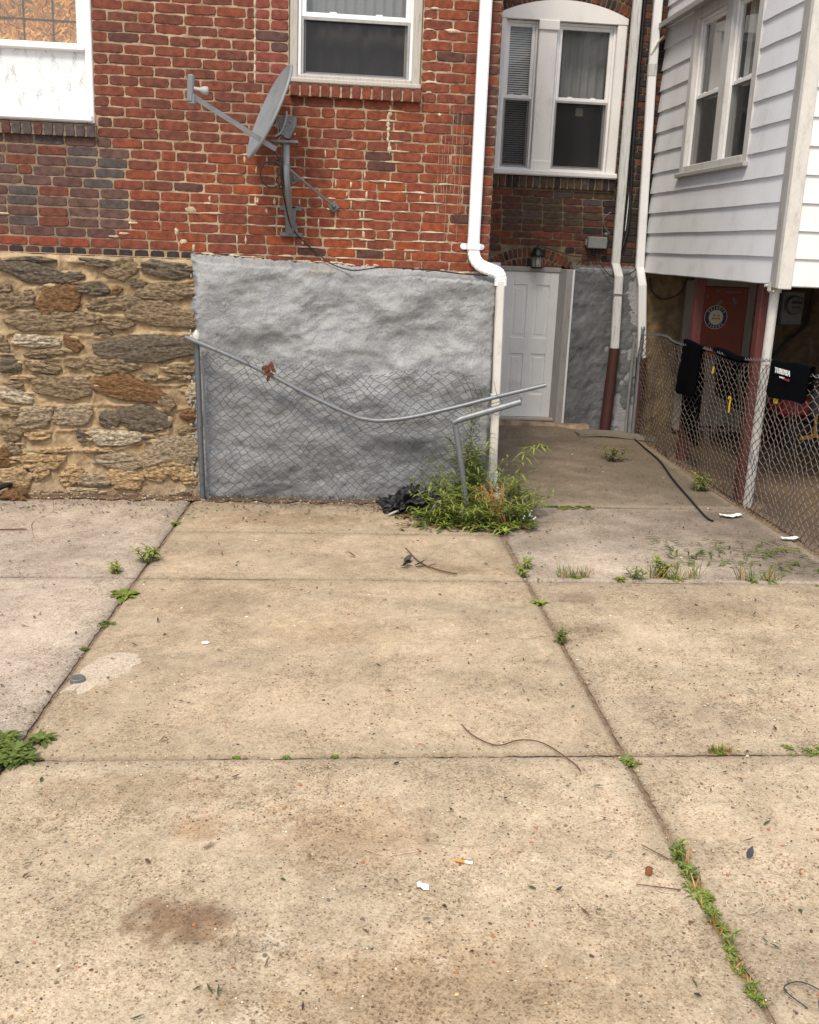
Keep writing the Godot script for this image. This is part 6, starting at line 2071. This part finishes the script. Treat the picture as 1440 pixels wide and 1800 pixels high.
func vegetation() -> void:
	# the big clump at the foot of the fallen fence
	rng.seed = 21
	var o := thing("weed_clump", "large tangled clump of green weeds at the foot of the fallen fence", "weeds", Vector3(1.2, 0, 0.55))
	var lf := MB.new()
	var st := MB.new()
	for k in 125:
		var a := rng.randf() * TAU
		var q := sqrt(rng.randf())
		var x := 1.22 + cos(a) * q * 0.36
		var z := 0.52 + sin(a) * q * 0.34
		var hh := lerpf(0.60, 0.24, q) * rng.randf_range(0.7, 1.1)
		if x < 0.95: hh *= 0.6
		var out := Vector3(cos(a) * q * 0.95 + rng.randf_range(-0.4, 0.4), rng.randf_range(0.7, 1.3), sin(a) * q * 0.8 + rng.randf_range(-0.3, 0.4)).normalized()
		stalk(lf, st, Vector3(x, 0, z), out, hh, 16, 0.10, 0.013, 0.15 if rng.randf() < 0.6 else 0.42, 0.55)
	for k in 130:
		var x := rng.randf_range(0.75, 1.62)
		rosette(lf, Vector3(x, rng.randf_range(0.0, 0.05), rng.randf_range(0.55, 0.98) - 0.1 * absf(x - 1.2)), 0.06, 7, 0.013, rng.randf_range(0.05, 0.6), 0.9)
	for q in [[0.95, 0.93], [1.12, 0.93], [1.2, 0.95], [1.33, 0.98], [1.42, 0.96], [1.36, 1.05]]:
		rosette(lf, Vector3(q[0], 0.02, q[1]), 0.085, 12, 0.017, 0.85, 0.9)
	part(lf, "leaves", M.leaf, o)
	for k in 26:   # dry stalks
		st.col = lin(172, 122, 78)
		var x := 1.36 + rng.randf_range(-0.07, 0.1)
		st.tube([Vector3(x, 0, 0.86 + rng.randf_range(-0.1, 0.05)), Vector3(x - rng.randf_range(-0.02, 0.09), rng.randf_range(0.1, 0.2), 0.8), Vector3(x - rng.randf_range(0.0, 0.2), rng.randf_range(0.18, 0.32), 0.72)], 0.0022, 4, false)
	part(st, "stems", M.stem, o)
	var s2 := MB.new()
	for k in 260:
		s2.col = lin(rng.randf_range(70, 120), rng.randf_range(70, 96), rng.randf_range(40, 60))
		s2.leaf(Vector3(rng.randf_range(0.62, 1.6), 0.012, rng.randf_range(0.45, 1.0)), Vector3(rng.randf_range(-1, 1), rng.randf_range(0.0, 0.5), rng.randf_range(-1, 1)).normalized(), Vector3(0.1, 1, 0.1), rng.randf_range(0.04, 0.09), 0.02, 0.3)
	part(s2, "wilted_leaves", M.litter, o)
	white_flowers(o, Vector3(1.52, 0.03, 0.72), 0.12, 0.14, 22, 0.05)
	# the tall stem on its right
	rng.seed = 22
	o = thing("tall_weed", "tall single weed stem nodding to the right of the clump", "weed", Vector3(1.47, 0, 0.6))
	lf = MB.new(); st = MB.new()
	st.col = lin(110, 90, 60)
	var path := curve([Vector3(1.45, 0.0, 0.6), Vector3(1.52, 0.2, 0.57), Vector3(1.545, 0.36, 0.55), Vector3(1.575, 0.47, 0.53), Vector3(1.66, 0.53, 0.52), Vector3(1.74, 0.52, 0.52)], 5)
	st.tube(path, 0.0032, 5, false)
	for k in 54:
		var f := lerpf(0.22, 1.0, k / 54.0)
		var p: Vector3 = path[mini(int(f * 25), 25)]
		var a := k * 2.4
		lf.col = green(rng.randf_range(0.45, 0.95))
		lf.leaf(p, Vector3(cos(a), rng.randf_range(0.0, 0.7), sin(a)).normalized(), Vector3.UP, rng.randf_range(0.075, 0.13), 0.014, rng.randf_range(0.3, 0.9))
	part(lf, "leaves", M.leaf, o)
	part(st, "stem", M.stem, o)
	# the vine that climbs between pipe and post
	rng.seed = 23
	o = thing("climbing_weed", "leafy weed climbing behind the snapped post to its bend", "weed", Vector3(1.22, 0, 0.36))
	lf = MB.new(); st = MB.new()
	for k in 12:
		var x := 1.15 + k * 0.013
		stalk(lf, st, Vector3(x, 0.05, 0.36), Vector3(rng.randf_range(-0.1, 0.18) - 0.08, 1, rng.randf_range(-0.1, 0.1)).normalized(), rng.randf_range(0.4, 0.82), 32, 0.105, 0.015, 0.4, 0.2)
	part(lf, "leaves", M.leaf, o)
	part(st, "stems", M.stem, o)
	# weeds in the joints
	weed("broad", -1.17, 4.16, 0.2, "big dark green leafy weed at the left edge where the joints cross", 31, "weed", 0.06)
	weed("sprig", -0.965, 1.73, 0.16, "bushy light green weed in the left joint, the tallest there", 32, "weed", 0.4)
	weed("sprig", -1.12, 1.97, 0.11, "small pale weed left of the left joint, beside the cross joint", 33, "weed", 0.45)
	weed("rosette", -1.0, 2.36, 0.13, "flat bright green weed in the left joint just in front of the cross joint", 34, "weed", 0.3)
	weed("rosette", -0.905, 0.86, 0.06, "little weed at the far end of the left joint near the fence post", 35, "weed", 0.35)
	weed("mat", -1.06, 2.8, 0.1, "thin dark creeping weed along the left joint before the white repair", 36, "weed", 0.0)
	weed("rosette", -1.055, 3.12, 0.035, "tiny moss-like weed at the tip of the white repair patch", 37, "weed", 0.1)
	weed("rosette", 1.312, 2.43, 0.075, "small bright weed in the right joint, first in front of the cross joint", 38, "weed", 0.5)
	weed("sprig", 1.292, 3.03, 0.1, "dark green sprig in the right joint halfway to the nearer cross joint", 39, "weed", 0.2)
	weed("grass", 2.25, 1.98, 0.2, "tallest grassy tuft in the cross joint on the right", 40, "grass_tuft", 0.45)
	weed("sprig", 2.18, 1.97, 0.17, "leafy weed standing in the grassy tuft of the cross joint", 41, "weed", 0.4)
	weed("grass", 2.78, 2.0, 0.17, "low wide grassy tuft in the cross joint near the right edge", 42, "grass_tuft", 0.35)
	weed("sprig", 2.0, 1.98, 0.11, "small upright weed in the cross joint left of the tall tuft", 43, "weed", 0.3)
	weed("rosette", 1.9, 2.0, 0.06, "low green weed in the cross joint between two upright ones", 44, "weed", 0.35)
	weed("grass", 1.62, 1.97, 0.13, "sparse grass with a bent sprig in the cross joint near the corner", 45, "grass_tuft", 0.5)
	weed("sprig", 1.36, 1.8, 0.1, "yellowish weeds lining the right joint just behind the cross joint", 46, "weed", 0.7)
	weed("sprig", 1.31, 1.93, 0.09, "yellow-green weed where the right joint meets the cross joint", 47, "weed", 0.75)
	weed("mat", 2.03, 0.24, 0.17, "low green mat of weeds in the passage joint right of the clump", 48, "weed", 0.25)
	weed("sprig", 3.30, -0.36, 0.2, "green weed with white blossoms growing through the fence near the white pole", 49, "weed", 0.45)
	weed("sprig", 2.85, -1.45, 0.2, "lone upright weed in the passage before the plank", 50, "weed", 0.1)
	weed("mat", 3.3, 1.3, 0.09, "small light weed at the foot of the fence beside the white scraps", 51, "weed", 0.6)
	weed("strip", 1.235, 5.0, 0.16, "weeds growing in the right joint beside the dry stalks, farthest of the near ones", 52, "weed", 0.3)
	weed("strip", 1.225, 5.27, 0.12, "dense weeds in the right joint in the middle of the near ones", 53, "weed", 0.35)
	weed("strip", 1.215, 5.5, 0.09, "bright weeds in the right joint nearest to the bottom edge", 54, "weed", 0.4)
	weed("rosette", 1.27, 4.28, 0.06, "small weeds where the right joint meets the nearer cross joint", 55, "weed", 0.2)
	weed("mat", 2.05, 4.2, 0.12, "leafy weed in the nearer cross joint at the right edge", 56, "weed", 0.25)
	weed("grass", 1.66, 4.2, 0.06, "short brown grass in the nearer cross joint on the right", 57, "grass_tuft", 0.6)
	for k in 3:
		weed("rosette", 0.12 - 0.19 * k, 4.21, 0.022, "tiny green sprout in the nearer cross joint, " + ["nearest to the curved twig", "the middle one of three", "farthest from the curved twig"][k], 60 + k, "sprout", 0.3)
	weed("mat", 3.25, 2.15, 0.16, "low weeds in the cross joint at the right edge beside the cut leaves", 66, "weed", 0.2)
	# cut leaves strewn on the right slab
	rng.seed = 70
	lf = MB.new()
	for k in 150:
		var x := rng.randf_range(2.35, 3.35)
		var z := 1.45 + rng.randf_range(-0.33, 0.4) + 0.12 * (x - 2.8)
		lf.col = green(rng.randf_range(0.0, 0.35))
		var a := rng.randf() * TAU
		lf.leaf(Vector3(x, 0.012, z), Vector3(cos(a), rng.randf_range(0, 0.25), sin(a)).normalized(), Vector3.UP, rng.randf_range(0.05, 0.12), 0.014, 0.3)
	struct_stuff(solo(lf, "cut_leaves", M.leaf, "scattered cut green leaves on the slab by the right fence", "leaves"))

func struct_stuff(o: Node) -> void:
	o.set_meta("kind", "stuff")

# ---------------------------------------------------------------- litter
func litter() -> void:
	var o: Node
	var b := MB.new()
	# torn black bag under the mesh
	b = MB.new()
	for q in [[0.66, 0.05, 0.47, 0.11, 0.07, 0.10], [0.78, 0.085, 0.44, 0.13, 0.10, 0.12], [0.9, 0.07, 0.45, 0.10, 0.08, 0.1]]:
		b.blob(Vector3(q[0], q[1], q[2]), Vector3(q[3], q[4] * 0.85, q[5]), n2, 1.0, 20.0, 40)
	solo(b, "black_bag", M.black_plastic, "crumpled black plastic bag under the fence mesh, left of the weed clump", "bag")
	b = MB.new()
	b.tube([Vector3(0.58, 0.01, 0.6), Vector3(0.67, 0.045, 0.56)], 0.009, 6)
	b.tube([Vector3(0.90, 0.05, 0.62), Vector3(1.02, 0.17, 0.5)], 0.007, 6)
	b.tube([Vector3(0.88, 0.04, 0.62), Vector3(0.98, 0.15, 0.52)], 0.006, 6)
	solo(b, "pale_sticks", M.old_wood, "pale broken sticks poking out of the black bag", "sticks")
	# black flap and rotten board at the far left
	b = MB.new()
	b.sweep([Vector3(-2.45, 0.035, 0.33), Vector3(-2.32, 0.06, 0.30), Vector3(-2.22, 0.10, 0.26), Vector3(-2.165, 0.115, 0.25)], [Vector2(-0.05, -0.012), Vector2(0.05, -0.012), Vector2(0.06, 0.012), Vector2(-0.05, 0.014)], [Vector3(0, 0.3, 1)], true, [1.2, 1.1, 0.9, 0.5])
	solo(b, "black_rubber_piece", M.black_rubber, "black rubber flap lying at the foot of the stone wall, at the left edge", "rubber")
	b = MB.new()
	b.blob(Vector3(-2.15, 0.03, 0.27), Vector3(0.10, 0.05, 0.06), n2, 0.8, 20.0, 16)
	solo(b, "rotten_wood", M.stone_2, "crumbling orange-brown wood beside the black rubber flap", "wood")
	# litter one can point at
	b = MB.new()
	var d := Vector3(0.05, 0.0, 0.012)
	b.tube([Vector3(0.488, 0.0075, 4.93), Vector3(0.518, 0.0075, 4.94)], 0.0048, 10)
	o = thing("cigarette_butt", "cigarette butt with an orange filter and white end on the near slab", "cigarette butt", Vector3(0.51, 0.0, 4.94))
	part(b, "filter", M.filter_orange, o)
	b = MB.new()
	b.tube([Vector3(0.518, 0.0075, 4.94), Vector3(0.542, 0.0075, 4.948)], 0.005, 10)
	part(b, "paper", M.paper, o)
	b = MB.new()
	b.grid(4, 3, func(u: float, v: float) -> Vector3: return Vector3(lerpf(0.352, 0.386, u), 0.006 + 0.014 * absf(n2.get_noise_2d(u * 70.0, v * 70.0)), lerpf(5.045, 5.075, v) + 0.01 * u))
	solo(b, "foil_scrap", M.paper, "small crumpled foil wrapper on the near slab by the cigarette butt", "wrapper")
	for q in [["Paper", 3.24, 0.46, 0.17, 0.07, "flat white paper scrap on the slab at the foot of the white pole"], ["Paper", 3.42, 1.08, 0.14, 0.05, "crumpled white scrap under the fence at the right edge"]]:
		b = MB.new()
		var x0: float = q[1]; var z0: float = q[2]; var w: float = q[3]; var l: float = q[4]
		b.grid(8, 5, func(u: float, v: float) -> Vector3: return Vector3(x0 + (u - 0.5) * w + 0.01 * n2.get_noise_2d(v * 90.0, u * 50.0), ground_h(x0, z0) + 0.012 + 0.016 * absf(n2.get_noise_2d(x0 * 9.0 + u * 40.0, v * 40.0)), z0 + (v - 0.5) * l + 0.3 * l * sin(u * 5.0)))
		solo(b, "paper_scrap", M.paper, q[5], "paper scrap")
	b = MB.new()
	b.lathe([[0.0, 0.012], [0.022, 0.012], [0.03, 0.016], [0.034, 0.01], [0.034, -0.004]], Transform3D(Basis(), Vector3(-1.0, 0.008, 3.52)), 16)
	solo(b, "pipe_cap", M.bracket_grey, "round dark metal cap set in the white repair patch", "cap")
	b = MB.new()
	b.blob(Vector3(-0.49, 0.006, 3.07), Vector3(0.022, 0.006, 0.018), n2, 0.3, 20.0, 10)
	solo(b, "white_chip", M.paper, "flat white chip in the middle of the left half of the centre slab", "chip")
	b = MB.new()
	b.tube(curve([Vector3(0.64, 0.02, 3.99), Vector3(0.68, 0.012, 4.08), Vector3(0.76, 0.012, 4.16), Vector3(0.86, 0.014, 4.12), Vector3(0.95, 0.014, 4.15), Vector3(1.03, 0.012, 4.3), Vector3(1.045, 0.012, 4.37)], 5), 0.0028, 6)
	solo(b, "curved_twig", M.twig, "long thin curved twig lying across the nearer cross joint", "twig")
	b = MB.new()
	b.tube(curve([Vector3(0.63, 0.03, 1.5), Vector3(0.70, 0.012, 1.75), Vector3(0.80, 0.012, 1.9), Vector3(0.90, 0.012, 1.97)], 5), 0.0045, 6)
	b.tube([Vector3(0.88, 0.012, 1.96), Vector3(0.87, 0.03, 2.01)], 0.003, 5)
	b.tube([Vector3(0.74, 0.012, 1.82), Vector3(0.79, 0.02, 1.8)], 0.003, 5)
	solo(b, "forked_twig", M.twig, "forked twig behind the cross joint in front of the weed clump", "twig")
	b = MB.new()
	b.tube([Vector3(1.04, 0.01, 5.08), Vector3(1.17, 0.014, 5.12)], [0.0014, 0.0026], 5)
	b.tube([Vector3(1.12, 0.02, 4.88), Vector3(1.19, 0.01, 4.95)], 0.002, 5)
	solo(b, "thin_twig", M.twig, "thin straight twig pointing at the weeds of the right joint", "twig")
	b = MB.new()
	b.tube(curve([Vector3(-2.18, 0.012, 1.16), Vector3(-2.0, 0.012, 1.12), Vector3(-1.85, 0.012, 1.1)], 4), 0.005, 5)
	solo(b, "dark_twig", M.twig, "dark straight twig on the pale slab near the left edge", "twig")
	b = MB.new()
	b.tube(curve([Vector3(1.33, 0.01, 5.63), Vector3(1.30, 0.012, 5.56), Vector3(1.36, 0.014, 5.54), Vector3(1.41, 0.014, 5.6), Vector3(1.42, 0.014, 5.68), Vector3(1.36, 0.012, 5.66), Vector3(1.38, 0.014, 5.6)], 5), 0.0017, 5)
	solo(b, "wire_loop", M.black_rubber, "thin black wire loop at the bottom right corner", "wire")
	b = MB.new()
	b.lathe([[0.0, 0.02], [0.011, 0.02], [0.012, 0.0]], Transform3D(Basis(Vector3(0, 1, 0), 0.3), Vector3(1.10, 0.006, 5.02)), 8)
	solo(b, "cork_stub", M.dead_leaf, "small brown stub on the centre slab beside the thin twig", "stub")
	for q in [[0.52, 4.62, 0.03, "dark curled leaf scrap in the middle of the near slab"], [0.72, 4.55, 0.035, "black shrivelled leaf with a stalk right of the middle of the near slab"], [0.78, 5.1, 0.02, "small dark scrap near the right joint on the near slab"], [0.30, 1.62, 0.05, "dry brown leaf in front of the cross joint's far side"], [1.46, 4.95, 0.04, "dark green fallen leaf right of the near joint weeds"], [0.62, 1.75, 0.07, "withered dark leaves beside the forked twig"]]:
		b = MB.new()
		rng.seed = int(q[0] * 1000)
		for k in (1 if q[2] < 0.06 else 5):
			var a := rng.randf() * TAU
			b.leaf(Vector3(q[0] + 0.02 * k * cos(a * 3.0), 0.008, q[1] + 0.02 * k * sin(a * 3.0)), Vector3(cos(a), 0.15, sin(a)).normalized(), Vector3(0.2, 1, 0.1), q[2], q[2] * 0.6, -0.5)
		b.col = Color(1, 1, 1)
		solo(b, "fallen_leaf", M.dead_leaf if q[3].contains("brown") else M.screen_dark, q[3], "leaf")
	# crumbs nobody could count: bits of leaf, mortar chips and pebbles
	rng.seed = 99
	b = MB.new()
	for k in 1500:
		var x := rng.randf_range(-2.5, 1.5)
		var z := 0.1 + absf(rng.randfn(0.0, 0.28))
		if rng.randf() < 0.25:
			x = rng.randf_range(-2.4, 3.4); z = rng.randf_range(0.3, 5.6)
		elif rng.randf() < 0.2:
			x = rng.randf_range(1.4, 3.4); z = rng.randf_range(-2.6, 2.0)
		var a := rng.randf() * TAU
		var f := rng.randf_range(0.5, 1.2)
		b.col = lin(92 * f, 66 * f, 46 * f) if rng.randf() < 0.75 else lin(60, 70, 34)
		b.leaf(Vector3(x, ground_h(x, z) + (0.03 if z < 0.34 and x < 1.4 else 0.007), z), Vector3(cos(a), rng.randf_range(0, 0.25), sin(a)).normalized(), Vector3(rng.randf_range(-0.3, 0.3), 1, 0), rng.randf_range(0.012, 0.04), rng.randf_range(0.005, 0.014), rng.randf_range(-0.4, 0.4), 2)
	struct_stuff(solo(b, "leaf_crumbs", M.litter, "brown leaf crumbs strewn on the concrete and along the wall's foot", "litter"))
	var mm := MultiMesh.new()
	mm.transform_format = MultiMesh.TRANSFORM_3D
	mm.use_colors = true
	b = MB.new()
	b.blob(Vector3.ZERO, Vector3(1, 0.5, 0.8), n2, 0.6, 1.3, 8)
	mm.mesh = b.done()
	var n := 5200
	mm.instance_count = n
	var cols := [lin(90, 74, 60), lin(72, 62, 56), lin(120, 96, 72), lin(176, 164, 142), lin(150, 118, 84), lin(168, 100, 62), lin(104, 96, 92), lin(204, 194, 176), lin(196, 170, 130)]
	for k in n:
		var x := rng.randf_range(-1.4, 2.4)
		var z := rng.randf_range(3.2, 6.0)
		var s := rng.randf_range(0.002, 0.0048) if rng.randf() < 0.93 else rng.randf_range(0.005, 0.008)
		if k < 700:   # chips at the wall's foot
			x = rng.randf_range(-2.5, 1.4); z = rng.randf_range(0.1, 0.34); s = rng.randf_range(0.003, 0.009)
		elif k < 1100:
			x = rng.randf_range(-2.4, 3.4); z = rng.randf_range(-2.2, 3.2); s = rng.randf_range(0.003, 0.009)
			if x < 1.4 and z < 0.4: z += 0.8
		mm.set_instance_transform(k, Transform3D(Basis(Vector3(0, 1, 0), rng.randf() * TAU) * Basis.from_scale(Vector3(s, s * 0.8, s)), Vector3(x, ground_h(x, z) + (0.02 if k < 700 else 0.001), z)))
		var c: Color = cols[rng.randi() % cols.size()]
		if k < 1100 and rng.randf() < 0.05: c = lin(226, 220, 208)
		mm.set_instance_color(k, c)
	var mi := MultiMeshInstance3D.new()
	mi.multimesh = mm
	mi.name = "loose_pebbles"
	mi.material_override = M.litter
	add_child(mi, true)
	tag(mi, "loose pebbles and mortar chips lying on the concrete", "pebbles")
	struct_stuff(mi)

# ---------------------------------------------------------------- what stands behind the camera, seen in the window panes
func alley_house() -> void:
	var o := thing("alley_house", "gabled house across the alley, mirrored in the window panes", "house", Vector3(9, 0, 26))
	var b := MB.new()
	b.box(Vector3(9, 3.2, 26), Vector3(8, 6.4, 7))
	part(b, "wall", M.brick_plain, o)
	b = MB.new()
	b.poly([Vector3(4.6, 6.3, 22.2), Vector3(9, 9.6, 22.2), Vector3(13.4, 6.3, 22.2)], Vector3(9, 7, 26))
	for s in [-1.0, 1.0]:
		b.poly([Vector3(9, 9.7, 22.0), Vector3(9 + s * 4.7, 6.2, 22.0), Vector3(9 + s * 4.7, 6.2, 30), Vector3(9, 9.7, 30)], Vector3(9, 6, 26))
	part(b, "roof", M.roofing, o)

func _ready() -> void:
	# camera: about 1.9 m up, tilted 14.5 degrees down, turned 5.8 degrees to the right and rolled 2.3 degrees
	var cam := Camera3D.new()
	cam.name = "camera"
	var p := deg_to_rad(14.5243); var roll := deg_to_rad(2.3344); var yaw := deg_to_rad(5.8311)
	var fwd := Vector3(sin(yaw) * cos(p), -sin(p), -cos(yaw) * cos(p))
	var right := Vector3(cos(yaw), 0, sin(yaw))
	var up := right.cross(fwd)
	eye = Transform3D(Basis(right * cos(roll) + up * sin(roll), up * cos(roll) - right * sin(roll), -fwd), Vector3(0, 1.9143, 7.8088))
	cam.transform = eye
	cam.fov = 53.149
	lens = tan(deg_to_rad(53.149 / 2.0))
	cam.far = 300.0
	add_child(cam)
	# bright overcast
	var env := Environment.new()
	env.tonemap_mode = Environment.TONE_MAPPER_LINEAR
	env.tonemap_exposure = 1.45
	env.background_mode = Environment.BG_SKY
	var sky := Sky.new()
	var sm := ProceduralSkyMaterial.new()
	sm.sky_top_color = Color(0.86, 0.89, 0.94)
	sm.sky_horizon_color = Color(0.82, 0.84, 0.87)
	sm.sky_curve = 0.2
	sm.ground_bottom_color = Color(0.3, 0.28, 0.26)
	sm.ground_horizon_color = Color(0.5, 0.5, 0.5)
	sm.energy_multiplier = 1.22
	sky.sky_material = sm
	env.sky = sky
	env.sdfgi_enabled = true
	env.ssao_enabled = true
	env.ssil_enabled = true
	var we := WorldEnvironment.new()
	we.name = "environment"
	we.environment = env
	add_child(we)
	var sun := DirectionalLight3D.new()
	sun.name = "sun"
	sun.light_energy = 0.7
	sun.light_color = Color(1.0, 0.95, 0.88)
	sun.light_angular_distance = 14.0
	sun.shadow_enabled = true
	add_child(sun)
	sun.look_at_from_position(Vector3(-2.2, 6.5, 4.5), Vector3.ZERO)

	n1 = nz(1, 1.0, 3)
	n2 = nz(2, 1.0, 2)
	make_materials()
	ground()
	brick_house()
	siding_house()
	downspouts()
	wall_fittings()
	dish()
	left_fence()
	right_fence()
	mats()
	undercroft_things()
	vegetation()
	litter()
	alley_house()
